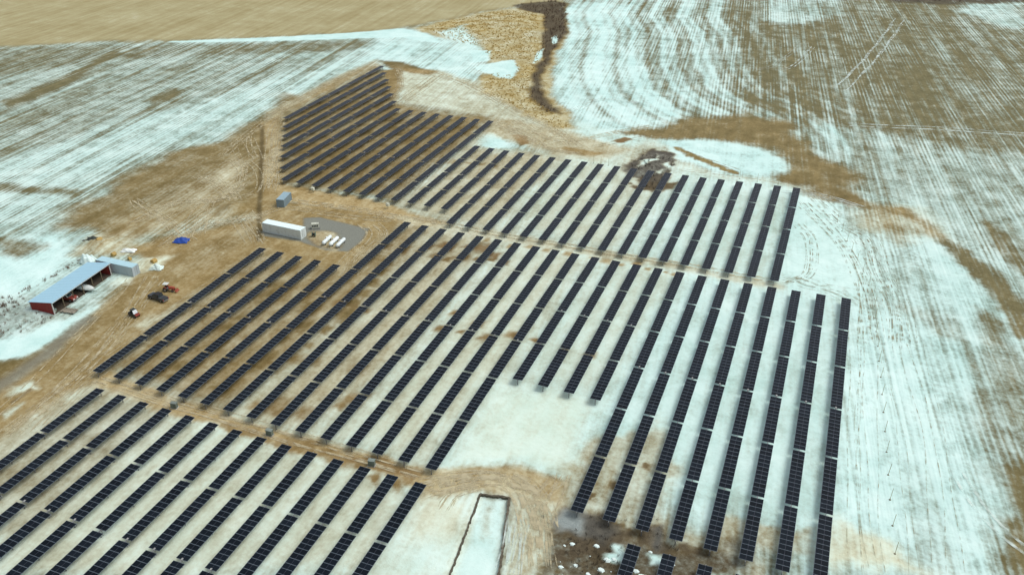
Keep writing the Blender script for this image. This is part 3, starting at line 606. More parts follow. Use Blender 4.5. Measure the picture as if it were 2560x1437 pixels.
for i in range(3, 37):
    if i < 23: top = lin(i, [(3,46.5),(8,46.06),(14,45.87),(19,45.85),(22,45.95)])
    elif i <= 30: top = 50.63
    else: top = lin(i, [(30,50.62),(31,52.02),(33,55.0),(36,59.7)])
    if i < 20: bot = 35.25
    elif i <= 30: bot = lin(i, [(20,36.75),(26,36.8),(30,36.92)])
    else: bot = lin(i, [(30,36.92),(31,38.35),(34,42.88),(36,45.96)])
    n, k = (4, 13) if i < 20 else ((4, 11) if i < 23 else (5, 13))
    dt = lin(i, [(3,.10),(6,.01),(10,-.02),(14,-.02),(22,.02),(26,.11),(31,.08),(34,.04),(36,-.08)])
    db = lin(i, [(3,.04),(6,-.02),(11,-.01),(22,.0),(26,.06),(29,-.03),(32,-.12),(34,-.03),(36,0)])
    tracker_row(i, top*5.8, bot*5.8, dt, db, n, k, ordinal(i-2)+' dark solar panel row from the right in the far block', FAR)
for i in range(0, 27):
    top = lin(i, [(0,34.79),(3,34.62),(6,34.5),(11,34.46),(17,34.52),(21,34.62)]) if i < 22 else lin(i, [(22,29.37),(26,29.51)])
    if i < 8: bot, n = lin(i, [(0,18.3),(7,18.4)]), 6
    elif i < 12: bot, n = lin(i, [(8,23.94),(11,24.05)]), 4
    else: bot, n = lin(i, [(12,18.5),(18,18.56),(26,18.75)]), (6 if i < 22 else 4)
    dt = lin(i, [(0,.14),(2,.05),(5,-.03),(9,-.05),(11,-.05),(17,.02),(21,-.03)]) if i < 22 else lin(i, [(22,-.02),(26,-.18)])
    db = lin(i, [(0,.04),(4,.0),(8,-.05),(11,-.09),(11.5,0),(12,.01),(16,.05),(20,.01),(24,.02),(26,-.01)])
    tracker_row(i, top*5.8, bot*5.8, dt, db, n, 13, ordinal(i+1)+' dark solar panel row from the right in the large middle block', MID)
for i in range(12, 26):
    top = lin(i, [(12,17.79),(17,17.81),(25,17.97)]); bot = top-10.63
    dt = lin(i, [(12,.02),(20,.04),(25,-.06)])
    tracker_row(i, top*5.8, bot*5.8, dt, dt+.04, 4, 13, ordinal(i-11)+' dark solar panel row from the right in the near left block', NEAR)
for i in range(2, 6):
    dt = lin(i, [(2,.02),(5,-.07)])
    tracker_row(i, 17.73*5.8, 15.1*5.8, dt, dt, 1, 13, ordinal(i-1)+' short solar panel row from the right in the bottom right corner', COR)

# ------------------------------------------------------------------ boundary fence posts
wood = weathered('weathered_timber', (0.40,0.40,0.27), 0.8, amount=0.3, scale=3)
fp = MB(); fp.lathe([(-.4,.05),(2.72,.045),(2.78,.05),(2.79,.0)], (0,0,0), (0,0,1), 8); FPOST = fp.mesh('fence_post', wood)
fb = MB(); fb.lathe([(-.1,.24),(.06,.18),(.10,.10),(.12,.0)], (0,0,0), (0,0,1), 9); FBASE = fb.mesh('earth_collar', principled('dug_earth', (0.16,0.14,0.09), 0.95))
line = [(9.37,251.3),(10.98,245.2),(12.62,238.9),(14.1,232.5),(15.6,226.2),(17.26,220.0),(18.89,213.9),(20.11,208.8),(20.4,203.0),(20.64,197.2),(20.96,190.9),(21.4,184.3),(21.7,178.0),(22.1,171.5),(22.4,164.9),(22.7,158.5),(23.0,152.0),(23.3,145.5),(23.6,138.7),(23.9,131.8),(24.3,125.1),(24.64,118.4)]
for k, (x, y) in enumerate(line):
    r = empty('boundary_post', (x, y, 0), random.uniform(0, 3)); r.rotation_euler[0] = random.gauss(0, .02)
    tag(r, ordinal(k+1)+' wooden fence post from the far end of the line beside the right field', 'fence post', 'posts along the right boundary')
    inst(FPOST, 'post_shaft', r); inst(FBASE, 'earth_collar', r)
for k, (x, y) in enumerate([(-72.29, 269.89),(-69.65, 269.74),(-66.89, 269.64),(-22.80, 274.47),(-17.00, 274.20),(-10.29, 274.32)]):
    r = empty('boundary_post', (x, y, 0)); tag(r, ordinal(k+1)+' wooden post from the left along the top edge of the far rows', 'fence post', 'posts behind the far rows')
    inst(FPOST, 'post_shaft', r); inst(FBASE, 'earth_collar', r)

wood_dark = weathered('dark_timber', (.12,.095,.06), .85, amount=.4, scale=3)

# ------------------------------------------------------------------ containers and trailer box
def container(root, LX, LY, H, paint, roof_paint, doors='x+', ribs=0.28):
    """corrugated box, local origin in the middle of its base"""
    hx, hy = LX/2, LY/2
    def corrugated(along, const, axis_):
        n = max(6, int(along/ribs)); w = MB(); pts = []
        for i in range(n*2+1):
            t = -along/2+along*i/(n*2); off = (0.0, -0.05)[(i//1) % 2] if 0 < i < n*2 else -0.05
            pts.append((t, off))
        vs = []
        for z in (0.16, H-0.10):
            for t, o in pts: vs.append((t, const+math.copysign(1, const)*o, z) if axis_ == 'x' else (const+math.copysign(1, const)*o, t, z))
        m = len(pts)
        w.add(vs, [(i, i+1, m+i+1, m+i) for i in range(m-1)])
        return w
    corrugated(LX-.2, -hy, 'x').build('side_wall', paint, root); corrugated(LX-.2, hy, 'x').build('side_wall', paint, root)
    corrugated(LY-.2, -hx, 'y').build('end_wall', paint, root)
    rf = MB(); rf.box(-hx+.05, hx-.05, -hy+.05, hy-.05, H-.12, H-.01)
    n = max(3, int(LX/.9))
    for i in range(n): x = -hx+.3+(LX-.6)*i/(n-1); rf.box(x-.12, x+.12, -hy+.12, hy-.12, H-.01, H+.012)
    rf.build('roof', roof_paint, root)
    fl = MB(); fl.box(-hx+.02, hx-.02, -hy+.02, hy-.02, .02, .16); fl.build('base_frame', paint, root)
    for sx in (-1, 1):
        for sy in (-1, 1):
            c = MB(); c.box(sx*hx-.08 if sx > 0 else -hx-.0, hx+.0 if sx > 0 else -hx+.08, hy-.08 if sy > 0 else -hy, hy if sy > 0 else -hy+.08, 0, H); c.build('corner_post', paint, root)
    for s in (-1, 1):
        d = MB(); d.box(hx-.06, hx-.01, min(0, s*(hy-.1))+.01, max(0, s*(hy-.1))-.01, .18, H-.14)
        dd = d.build('door', paint, root)
        b = MB(); b.tube((hx+.02, s*.35, .25), (hx+.02, s*.35, H-.25), .025, n=6); b.build('lock_rod', galv, dd)
white_paint = weathered('white_paint', (0.62,0.70,0.70), 0.5, amount=0.3)
white_roof = weathered('snowy_white_roof', (0.68,0.84,0.86), 0.6, amount=0.1)
steel_blue = weathered('steel_blue_paint', (0.20,0.28,0.33), 0.5, amount=0.25)
blue_roof = weathered('steel_blue_roof', (0.30,0.44,0.52), 0.45, amount=0.12)
r = empty('storage_container', (-140.65, 183.6, 0), math.radians(-1.5)); container(r, 13.3, 2.75, 2.95, white_paint, white_roof)
tag(r, 'long white storage container beside the gravel pad', 'container')
r = empty('storage_container', (-152.9, 201.7, 0), math.radians(102)); container(r, 6.1, 2.5, 2.6, steel_blue, blue_roof)
tag(r, 'short steel blue storage container below the far rows', 'container')
r = empty('storage_container', (-169.2, 148.5, 0), 0); container(r, 12.2, 2.45, 2.75, weathered('pale_grey_paint', (0.40,0.48,0.52), 0.5, amount=0.25), weathered('pale_blue_roof', (0.42,0.64,0.72), 0.5, amount=0.08))
tag(r, 'pale grey storage container standing across the end of the red shed', 'container')

# ------------------------------------------------------------------ three white tanks on the gravel
tank_paint = weathered('tank_white', (0.74,0.84,0.86), 0.4, amount=0.08)
dome_red = principled('valve_red', (0.55,0.10,0.04), 0.5)
for k, (x, wh) in enumerate(((-126.3,'left'),(-124.0,'middle'),(-121.8,'right'))):
    r = empty('gas_tank', (x, 183.5, 0), math.radians(4)); tag(r, wh+' one of three white cylindrical tanks lying on the gravel pad', 'tank', 'white tanks on the gravel pad')
    L2, R_ = 2.55, .53; pr = [(-L2,.0)]+[(-L2+R_*(1-math.cos(a)), R_*math.sin(a)) for a in (.35,.7,1.05,1.4)]+[(L2-R_*(1-math.cos(a)), R_*math.sin(a)) for a in (1.4,1.05,.7,.35)]+[(L2,.0)]
    v = MB(); v.lathe(pr, (0,0,.82), (0,1,0), 18); v.build('vessel', tank_paint, r, smooth=True)
    d = MB(); d.lathe([(0,.30),(.16,.30),(.27,.2),(.30,0)], (-.05,.1,1.30), (0,0,1), 12); dd = d.build('valve_dome', tank_paint, r, smooth=True)
    g = MB(); g.box(-.42,-.22,-.1,.25,1.18,1.38); g.build('valve_cap', dome_red, dd)
    for y in (-1.6, 1.6):
        c = MB(); c.prism([(-.55,0),(.55,0),(.45,.5),(.2,.34),(-.2,.34),(-.45,.5)], y-.14, y+.14); c.build('cradle', galv, r)

# ------------------------------------------------------------------ plant by the container
r = empty('generator', (-134.26, 189.99)+(0,), math.radians(35)); tag(r, 'cream generator box on a skid between the white container and the tanks', 'generator')
cream = weathered('cream_enclosure', (0.62,0.66,0.56), 0.5, amount=0.3)
b = MB(); b.box(-1.1,1.1,-.6,.6,.3,1.7,0,(.96,.94)); b.build('enclosure', cream, r, bevel=.04)
b = MB(); b.box(-1.3,1.3,-.65,-.5,0,.3); b.box(-1.3,1.3,.5,.65,0,.3); b.box(-1.2,1.2,-.5,.5,.2,.3); b.build('skid', galv, r)
for i in range(4): b = MB(); b.box(-.9+.45*i,-.6+.45*i,-.63,-.6,.7,1.4); b.build('vent', weathered('vent_dark', (.08,.09,.09)), r)
b = MB(); b.tube((.7,.2,1.7),(.7,.2,2.2),.07); b.build('exhaust_pipe', galv, r)
r = empty('spool', (-131.83, 185.30)+(0,), .4); tag(r, 'dark green cable reel beside the cream generator', 'cable reel')
for x in (-.45, .45): b = MB(); b.lathe([(-.04,.05),(-.04,.75),(.04,.75),(.04,.05)], (x,0,.75), (1,0,0), 16); b.build('reel_flange', weathered('reel_green', (.10,.16,.13)), r)
b = MB(); b.lathe([(-.42,.4),(.42,.4)], (0,0,.75), (1,0,0), 14); b.build('cable_winding', principled('black_cable', (.03,.035,.035), .6), r, smooth=True)
for k, (p, lb) in enumerate((((-115.42, 106.29),'left'),((-91.85, 106.12),'middle'),((-68.51, 105.65),'right'))):
    r = empty('electrical_cabinet', p+(0,), random.uniform(-.2,.2)); tag(r, lb+' one of three grey green electrical cabinets on the near service track', 'cabinet', 'cabinets on the service track')
    gg = weathered('cabinet_green_grey', (0.12,0.155,0.135), 0.5, amount=.3)
    b = MB(); b.box(-.75,.75,-.5,.5,0,.15); b.build('plinth', weathered('concrete', (.4,.39,.36), .9), r)
    b = MB(); b.box(-.62,.62,-.4,.4,.15,1.35,0,(1,.9)); b.build('housing', gg, r)
    b = MB(); b.box(-.68,.68,-.45,.42,1.35,1.42); b.build('lid', weathered('cabinet_lid', (.19,.23,.21)), r)
    for s in (-1, 1): b = MB(); b.box(min(.02*s,.58*s),max(.02*s,.58*s),-.43,-.41,.25,1.28); b.build('door', gg, r)
for p, lb in (((-121.08, 210.29),'cream box on a short post at the end of the far rows'),((-149.27, 212.34),'small white box on a post near the steel blue container')):
    r = empty('junction_box', p+(0,)); tag(r, lb, 'junction box')
    b = MB(); b.box(-.05,.05,-.05,.05,-.2,.9); b.build('support_post', wood_dark, r)
    b = MB(); b.box(-.5,.5,-.35,.35,.8,1.7); b.build('box_body', cream, r, bevel=.03)
    b = MB(); b.box(-.42,.42,-.39,-.35,.9,1.6); b.build('box_door', cream, r)

# ------------------------------------------------------------------ open fronted red shed
red_sheet = weathered('red_sheet_metal', (0.27,0.035,0.03), 0.55, amount=.25)
roof_sheet = weathered('blue_grey_sheet_metal', (0.36,0.60,0.74), 0.5, 0.0, amount=.04, var=0)
r = empty('open_shed', (-171.6, 135.2, 0), math.radians(5.2)); tag(r, 'long open fronted shed with blue grey metal roof and red end wall', 'shed')
SL, SW = 10.4, 3.35
def zr(x): return 2.75+(x+SW)/(2*SW)*.85
rf = MB(); x0, x1 = -SW-.35, SW+.4
rf.prism([(x0,zr(x0)),(x1,zr(x1)),(x1,zr(x1)+.06),(x0,zr(x0)+.06)], -SL-.3, SL+.3)
roof = rf.build('roof', roof_sheet, r)
for i in range(28):
    y = -SL-.2+(2*SL+.4)*i/27; s_ = MB(); s_.prism([(x0,zr(x0)+.06),(x1,zr(x1)+.06),(x1,zr(x1)+.08),(x0,zr(x0)+.08)], y-.035, y+.035); s_.build('roof_rib', roof_sheet, roof)
fa = MB(); fa.box(x1-.05,x1+.02,-SL-.3,SL+.3,zr(x1)-.22,zr(x1)-.01); fa.build('fascia', weathered('pale_trim', (.45,.5,.52)), r)
for yy, nm in ((-SL,'end_wall'),(SL,'end_wall')):
    w_ = MB(); w_.prism([(-SW,0),(SW,0),(SW,zr(SW)),(-SW,zr(-SW))], yy-.06, yy+.06); ww = w_.build(nm, red_sheet, r)
    for i in range(22): x = -SW+.15+i*.305; q = MB(); q.box(x-.03,x+.03,yy-.10,yy-.06,.02,zr(x)-.04); q.build('wall_rib', red_sheet, ww)
    for x in (-SW, SW): q = MB(); q.box(x-.09,x+.09,yy-.13,yy+.09,0,zr(x)-.02); q.build('corner_trim', weathered('pale_trim_w', (.5,.5,.48)), ww)
w_ = MB(); w_.box(-SW-.06,-SW+.06,-SL+.1,SL-.1,0,zr(-SW)-.02); w_.build('back_wall', red_sheet, r)
for i in range(1, 6): y = -SL+2*SL*i/6; q = MB(); q.box(SW-.12,SW+.06,y-.1,y+.1,0,zr(SW)-.02); q.build('front_post', wood_dark, r)
fl = MB(); fl.box(-SW+.1,SW-.1,-SL+.1,SL-.1,.05,.16); fl.build('earth_floor', principled('bare_shed_earth', (.07,.055,.04), .95), r)

# ------------------------------------------------------------------ vehicles
tyre_m = principled('tyre_rubber', (.025,.025,.025), .8); rim_m = weathered('wheel_rim', (.35,.36,.37), .4, .5); glass_m = principled('vehicle_glass', (.03,.045,.05), .08, spec=.6)
lamp_r = principled('tail_lamp', (.35,.02,.02), .3); lamp_w = principled('head_lamp', (.8,.8,.76), .2)
def wheel(root, x, y, rad, wd):
    t = MB(); t.lathe([(-wd/2,rad*.55),(-wd/2,rad*.92),(-wd*.3,rad),(wd*.3,rad),(wd/2,rad*.92),(wd/2,rad*.55)], (x,y,rad), (0,1,0), 16)
    tw = t.build('tyre', tyre_m, root, smooth=False)
    q = MB(); q.lathe([(-wd*.4,.0),(-wd*.42,rad*.56),(wd*.42,rad*.56),(wd*.4,.0)], (x,y,rad), (0,1,0), 12); q.build('rim', rim_m, tw)
def pickup(root, paint, roof_m=None):
    b = MB()
    b.prism([(-2.7,.45),(2.6,.45),(2.72,.62),(2.72,.95),(2.55,1.10),(1.25,1.16),(-2.7,1.12)], -.95, .95, inset=lambda x, z: .06 if z > 1 else 0)
    b.build('body', paint, root, bevel=.04)
    c = MB(); c.prism([(-1.05,1.12),(1.28,1.14),(.62,1.78),(.35,1.84),(-.75,1.84),(-.98,1.75)], -.88, .88, inset=lambda x, z: .14 if z > 1.5 else 0)
    cb = c.build('cab', roof_m or paint, root, bevel=.03)
    g = MB(); g.add([(1.23,-.76,1.2),(1.23,.76,1.2),(.68,.66,1.76),(.68,-.66,1.76)], [(0,1,2,3)]); g.build('windscreen', glass_m, cb).location = (.02,0,.02)
    g = MB(); g.add([(-1.06,-.74,1.2),(-1.06,.74,1.2),(-1.0,.66,1.7),(-1.0,-.66,1.7)], [(3,2,1,0)]); g.build('rear_window', glass_m, cb)
    for s in (-1, 1):
        g = MB(); g.add([(-.85,s*.90,1.2),(1.05,s*.90,1.2),(.5,s*.785,1.72),(-.75,s*.785,1.72)], [(0,1,2,3)]); g.build('side_window', glass_m, cb)
        l_ = MB(); l_.box(2.70,2.75,s*.6-.18,s*.6+.18,.72,.92); l_.build('headlight', lamp_w, root)
        l_ = MB(); l_.box(-2.74,-2.69,s*.82-.08,s*.82+.08,.7,1.0); l_.build('tail_light', lamp_r, root)
        for x in (-1.75, 1.75): wheel(root, x, s*.85, .40, .27)
    t = MB(); t.box(-2.6,-1.2,-.78,.78,1.105,1.13); t.build('load_bed', principled('bed_liner', (.04,.042,.045), .7), root)
    for x, nm in ((2.74,'front_bumper'),(-2.76,'rear_bumper')): t = MB(); t.box(x-.07,x+.07,-.9,.9,.42,.6); t.build(nm, rim_m, root)
r = empty('pickup_truck', (-149.0, 140.4, 0), math.radians(-6+180)); pickup(r, weathered('dark_grey_car_paint', (.055,.065,.075), .3, .2, amount=.3), weathered('black_car_paint', (.015,.016,.02), .25, .1, amount=.1))
tag(r, 'dark grey pickup truck parked in the yard between shed and rows', 'pickup truck')
r = empty('pickup_truck', (-170.2, 131.8, .16), math.radians(6)); pickup(r, weathered('faded_red_paint', (.20,.04,.03), .45, 0, amount=.35), weathered('cream_cab', (.55,.56,.50), .5, amount=.2))
tag(r, 'old red pickup with cream cab parked nose out under the shed roof', 'pickup truck')
def tractor(root, paint, grey):
    h = MB(); h.prism([(.1,.7),(1.55,.7),(1.62,.85),(1.58,1.22),(.1,1.34)], -.36, .36, inset=lambda x, z: .05 if z > 1 else 0); h.build('hood', paint, root, bevel=.04)
    c = MB(); c.box(-1.0,.15,-.45,.45,.6,.95); c.build('chassis', grey, root)
    for s in (-1, 1):
        f = MB(); f.prism([(-1.2,.95),(-.3,.95),(-.35,1.25),(-.6,1.38),(-.95,1.38),(-1.15,1.2)], s*.62-.16, s*.62+.16); f.build('fender', paint, root)
        wheel(root, -.7, s*.66, .62, .34); wheel(root, 1.15, s*.5, .36, .22)
    st = MB(); st.box(-.8,-.35,-.24,.24,.95,1.1); st.box(-.88,-.78,-.24,.24,1.05,1.5); st.build('seat', principled('seat_black', (.03,.03,.03), .7), root)
    sw = MB(); sw.tube((.0,0,1.2),(-.15,0,1.5),.03); sw.lathe([(-.02,.17),(.0,.2),(.02,.17)], (-.16,0,1.52), (-.3,0,1), 12); sw.build('steering_wheel', tyre_m, root)
    for s in (-1, 1): ro = MB(); ro.tube((-.95,s*.5,1.0),(-.95,s*.5,2.1),.035); ro.build('roll_bar_post', grey, root)
    cn = MB(); cn.box(-1.25,.15,-.65,.65,2.1,2.16); cn.build('canopy', weathered('white_canopy', (.55,.6,.58), .5), root)
    for s in (-1, 1): ar = MB(); ar.tube((.3,s*.55,1.15),(2.0,s*.5,.55),.06); ar.build('loader_arm', paint, root)
    bk = MB(); bk.prism([(1.95,.15),(2.45,.1),(2.5,.2),(2.1,.35),(2.05,.75),(1.95,.75)], -.75, .75); bk.build('loader_bucket', paint, root)
r = empty('tractor', (-149.4, 144.8, 0), math.radians(14)); tractor(r, weathered('tractor_red', (.28,.06,.035), .55, amount=.6), weathered('tractor_grey', (.16,.17,.17), .5))
tag(r, 'small red tractor with white canopy standing behind the grey pickup', 'tractor')
def buggy(root):
    dk = weathered('buggy_black', (.03,.04,.038), .5, amount=.35)
    b = MB(); b.prism([(-1.45,.4),(1.35,.4),(1.5,.6),(1.45,.85),(.6,1.0),(-1.45,.9)], -.68, .68); b.build('body', dk, root, bevel=.03)
    n_ = MB(); n_.prism([(1.0,.5),(1.55,.5),(1.58,.7),(1.45,.92),(1.0,1.02)], -.6, .6); n_.build('nose_panel', weathered('buggy_red', (.20,.03,.02), .5), root)
    for s in (-1, 1):
        p = MB(); p.tube((.75,s*.6,.95),(.4,s*.55,1.85),.035); p.tube((-.6,s*.6,.9),(-.55,s*.55,1.85),.035); p.tube((.4,s*.55,1.85),(-.55,s*.55,1.85),.035); p.build('roll_cage', tyre_m, root)
        for x in (-1.0, 1.0): wheel(root, x, s*.62, .34, .26)
    w_ = MB(); w_.prism([(.80,1.0),(.84,1.0),(.46,1.84),(.42,1.84)], -.56, .56); w_.build('windscreen', principled('frosted_screen', (.62,.68,.72), .3), root)
    s_ = MB(); s_.box(-.5,.1,-.5,.5,.9,1.1); s_.box(-.6,-.48,-.5,.5,1.0,1.5); s_.build('bench_seat', principled('buggy_seat', (.03,.03,.03), .7), root)
    q = MB(); q.box(-.62,.46,-.58,.58,1.86,1.91); q.build('roof', dk, root)
r = empty('utility_buggy', (-149.0, 131.9, 0), math.radians(-12)); buggy(r); tag(r, 'black and red utility buggy with pale windscreen nearest the lower rows', 'buggy')

# boat on a trailer, nose out of the shed
r = empty('covered_boat', (-169.2, 137.1, .0), math.radians(4)); tag(r, 'white covered boat with pointed bow sticking out from under the shed roof', 'boat')
white_gel = weathered('white_gelcoat', (.70,.76,.74), .35, amount=.12)
secs = [(-2.6,1.05,.55,1.25),(-1.2,1.12,.5,1.4),(.2,1.08,.52,1.5),(1.4,.86,.6,1.5),(2.3,.48,.75,1.38),(2.85,.04,1.0,1.2)]
h = MB(); vs = []; K = 9
for x, hw, zk, zt in secs:
    for k in range(K):
        a = math.pi*k/(K-1); vs.append((x, -hw*math.cos(a), 1.0-(1.0-zk)*math.sin(a)**.8))
h.add(vs, [(i*K+k, i*K+k+1, (i+1)*K+k+1, (i+1)*K+k) for i in range(len(secs)-1) for k in range(K-1)]+[tuple(range(K))]); h.build('hull', white_gel, r, smooth=True)
h = MB(); vs = []
for x, hw, zk, zt in secs:
    for k in range(K):
        a = math.pi*k/(K-1); vs.append((x, -(hw+.03)*math.cos(a), 1.0+(zt-.95)*math.sin(a)))
h.add(vs, [(i*K+k, (i+1)*K+k, (i+1)*K+k+1, i*K+k+1) for i in range(len(secs)-1) for k in range(K-1)]+[tuple(range(K-1,-1,-1))]); h.build('cover', white_gel, r, smooth=True)
t = MB(); t.box(-2.5,3.4,-.08,.08,.36,.46); t.box(-2.4,.6,-.75,-.65,.36,.46); t.box(-2.4,.6,.65,.75,.36,.46); t.box(-1.4,-1.2,-1.0,1.0,.3,.42); t.build('trailer_frame', galv, r)
for s in (-1, 1): wheel(r, -1.3, s*1.05, .3, .2)

# flat wagon deck of planks in front of the red wall
r = empty('flat_wagon', (-165.2, 127.6, 0), math.radians(8)); tag(r, 'low grey plank wagon deck lying beside the red end wall', 'wagon')
pl_m = weathered('grey_planks', (.27,.25,.20), .85, amount=.5, scale=2, var=.25)
for i in range(8): q = MB(); q.box(-2.0,2.0,-1.0+i*.255,-.78+i*.255,.42,.47); q.build('plank', pl_m, r)
for y in (-.7, .0, .7): q = MB(); q.box(-2.0,2.0,y-.05,y+.05,.28,.42); q.build('bearer', wood_dark, r)
for x in (-1.3, 1.3):
    for s in (-1, 1): wheel(r, x, s*.72, .28, .16)

# blue tarpaulin thrown over a heap
def drape(name, cx, cy, rx, ry, hh, mat, seed, parent=None, n=26, rz=0.3):
    o_ = MB(); vs = []; fs = []
    rr = np.random.default_rng(seed); ph = rr.uniform(0, 6, 8)
    for j in range(n):
        for i in range(n):
            u, v = (i/(n-1)*2-1), (j/(n-1)*2-1); d2 = max(abs(u), abs(v))
            x = u*rx*(1+.07*math.sin(5*v+ph[0])); y = v*ry*(1+.08*math.sin(4*u+ph[1]))
            z = hh*max(0, 1-d2**2.2)*(.75+.3*math.sin(3*u+ph[2])*math.sin(2.6*v+ph[3]))+.10*hh*math.sin(9*u+5*v+ph[4])*(1-d2*.6)+.07*hh*math.sin(13*v-6*u+ph[5])
            vs.append((x, y, max(.12, z+.14)))
    fs = [(j*n+i, j*n+i+1, (j+1)*n+i+1, (j+1)*n+i) for j in range(n-1) for i in range(n-1)]
    o_.add(vs, fs); o = o_.build(name, mat, parent, (cx, cy, 0), smooth=True); o.rotation_euler = (0, 0, rz)
    return o
o = drape('tarpaulin', -165.4, 168.9, 2.1, 1.7, .8, weathered('blue_tarpaulin', (.015,.06,.30), .45, amount=.12), 3)
tag(o, 'crumpled bright blue tarpaulin over a heap in the yard', 'tarpaulin')
o = drape('equipment_cover', *(-174.89, 158.43), 2.0, 1.0, .8, white_gel, 5); tag(o, 'small white sheet over equipment behind the pale grey container', 'cover')
o = drape('snow_heap', *(-180.64, 149.33), 1.8, 1.6, 2.4, principled('piled_snow', (.66,.82,.80), .9), 6); tag(o, 'white snow heap at the back corner of the shed roof', 'snow heap')
# straw stacks behind the shed and a dark scrap heap
straw = weathered('ochre_straw', (.46,.32,.11), .9, amount=.5, scale=3, dirt=(.2,.13,.05))
for p, s_, lb in (((-186.39, 159.72),1.0,'ochre straw bale beside the dark scrap heap'),((-176.62, 154.67),.8,'ochre straw bale right behind the pale grey container'),((-170.84, 154.43),.6,'small ochre straw bale near the container corner'),((-163.35, 155.39),.9,'pale straw bale right of the pale grey container')):
    r = empty('straw_bale', p+(0,), random.uniform(0, 3)); tag(r, lb, 'straw bale')
    b = MB(); b.lathe([(-.75*s_,0),(-.75*s_,.70*s_),(-.66*s_,.78*s_),(.66*s_,.78*s_),(.75*s_,.70*s_),(.75*s_,0)], (0,0,.72*s_), (1,0,0), 18); bo = b.build('rolled_straw', straw, r)
    for x in (-.4, 0, .4): q = MB(); q.lathe([(-.02,.785*s_),(-.02,.80*s_),(.02,.80*s_),(.02,.785*s_)], (x*s_,0,.72*s_), (1,0,0), 18); q.build('twine_band', principled('twine', (.25,.2,.1), .9), r)
r = drape('scrap_heap', *(-189.28, 159.39), 2.4, 1.8, 1.3, weathered('dark_scrap', (.04,.05,.045), .8, amount=.4), 9); tag(r, 'dark scrap heap on the snowy ground behind the shed', 'scrap heap')
r = drape('equipment_cover', *(-160.54, 153.09), 1.7, 1.1, 1.3, principled('snow_on_sheet', (.62,.76,.73), .9), 12); tag(r, 'snow covered lump of equipment right of the pale grey container', 'cover')

# ------------------------------------------------------------------ growth: gully thicket, dry grass, brush by the shed
def inside(P, n, rg):
    P = np.array(P); lo, hi = P.min(0), P.max(0); out = []
    while len(out) < n:
        x, y = rg.uniform(lo[0], hi[0]), rg.uniform(lo[1], hi[1]); c = False
        for i in range(len(P)):
            (ax, ay), (bx, by) = P[i], P[(i+1) % len(P)]
            if (ay > y) != (by > y) and x < (bx-ax)*(y-ay)/(by-ay)+ax: c = not c
        if c: out.append((x, y))
    return out
def bushes(name, pts, hmin, hmax, spread, stems, mat, thick, rg):
    vs = []; fs = []
    for x, y in pts:
        H = rg.uniform(hmin, hmax); nst = int(stems*rg.uniform(.6, 1.3))
        for k in range(nst):
            a = rg.uniform(0, 6.283); l = rg.uniform(.5, 1)*H; sp = spread*rg.uniform(.2, 1)*H
            p0 = np.array([x+rg.normal(0,.15), y+rg.normal(0,.15), -.1]); p2 = p0+np.array([math.cos(a)*sp, math.sin(a)*sp, l]); p1 = (p0+p2)/2+np.array([0, 0, l*.15])
            t = thick*H*rg.uniform(.6, 1.3); d = np.array([-math.sin(a), math.cos(a), 0])*t; e = np.array([math.cos(a), math.sin(a), 0])*t
            o = len(vs)
            for p, w_ in ((p0, 1), (p1, .8)):
                vs += [tuple(p+d*w_), tuple(p-d*w_*.5+e*w_*.8), tuple(p-d*w_*.5-e*w_*.8)]
            vs.append(tuple(p2))
            for i in range(3): fs += [(o+i, o+(i+1) % 3, o+3+(i+1) % 3, o+3+i), (o+3+i, o+3+(i+1) % 3, o+6)]
    m_ = bpy.data.meshes.new(name); m_.from_pydata(vs, [], fs); m_.update(); m_.materials.append(mat)
    o = bpy.data.objects.new(name, m_); col.objects.link(o); return tag(o, kind='stuff')
twig = weathered('leafless_twigs', (.12,.08,.055), .9, amount=.5, dirt=(.17,.12,.08), scale=.4)
grass_m = weathered('dry_gold_grass', (.46,.33,.10), .95, amount=.9, dirt=(.64,.53,.27), scale=.25)
brush_m = weathered('grey_brown_brush', (.20,.15,.11), .9, amount=.6, dirt=(.33,.28,.22), scale=.5)
CREEK = [(-189.7,500.3),(-172.7,522.5),(-162.3,516.5),(-141.6,457.3),(-135.4,420.2),(-126.8,375.7),(-121.2,351.8),(-106.8,325.9),(-99.6,314.5),(-106.2,316.1),(-119.6,334.8),(-128.5,362.2),(-133.3,389.7),(-148.4,433.1),(-164.1,482.3),(-180.1,492.0)]
GULLY = [(-214.2,425.8),(-207.9,449.0),(-191.8,482.5),(-171.3,488.6),(-149.8,434.4),(-134.0,389.4),(-129.2,362.0),(-117.3,331.5),(-100.4,313.0),(-90.5,302.7),(-95.7,298.7),(-109.4,309.5),(-129.3,325.0),(-141.5,332.2),(-146.9,361.9),(-135.2,359.6),(-144.8,385.1),(-155.6,380.7),(-170.4,400.9),(-192.3,409.7)]
rg = np.random.default_rng(4)
tag(bushes('gully_thicket', inside(CREEK, 380, rg), .7, 2.4, .65, 10, twig, .018, rg), 'dark leafless thicket lining the gully between the fields', 'thicket')
tag(bushes('dry_grass', inside(GULLY, 2600, rg), .3, .8, .8, 7, grass_m, .14, rg), 'golden dry grass tussocks filling the gully slope', 'grass')
tag(bushes('far_thicket', inside([(13.1,708.6),(185.1,779.9),(161.9,659.6),(66.3,615.2),(28.8,603.7)], 260, rg), 1.2, 3.5, .5, 12, twig, .03, rg), 'dark leafless thicket along the far edge of the right field', 'thicket')
tag(bushes('shed_brush', inside([(-192.4,124.1),(-181.9,129.3),(-175.2,124.6),(-166.5,124.0),(-165.5,117.7),(-169.6,113.3),(-175.8,110.0)], 170, rg), .5, 1.6, .6, 14, brush_m, .03, rg), 'tangled leafless brush growing beside the red shed wall', 'brush')
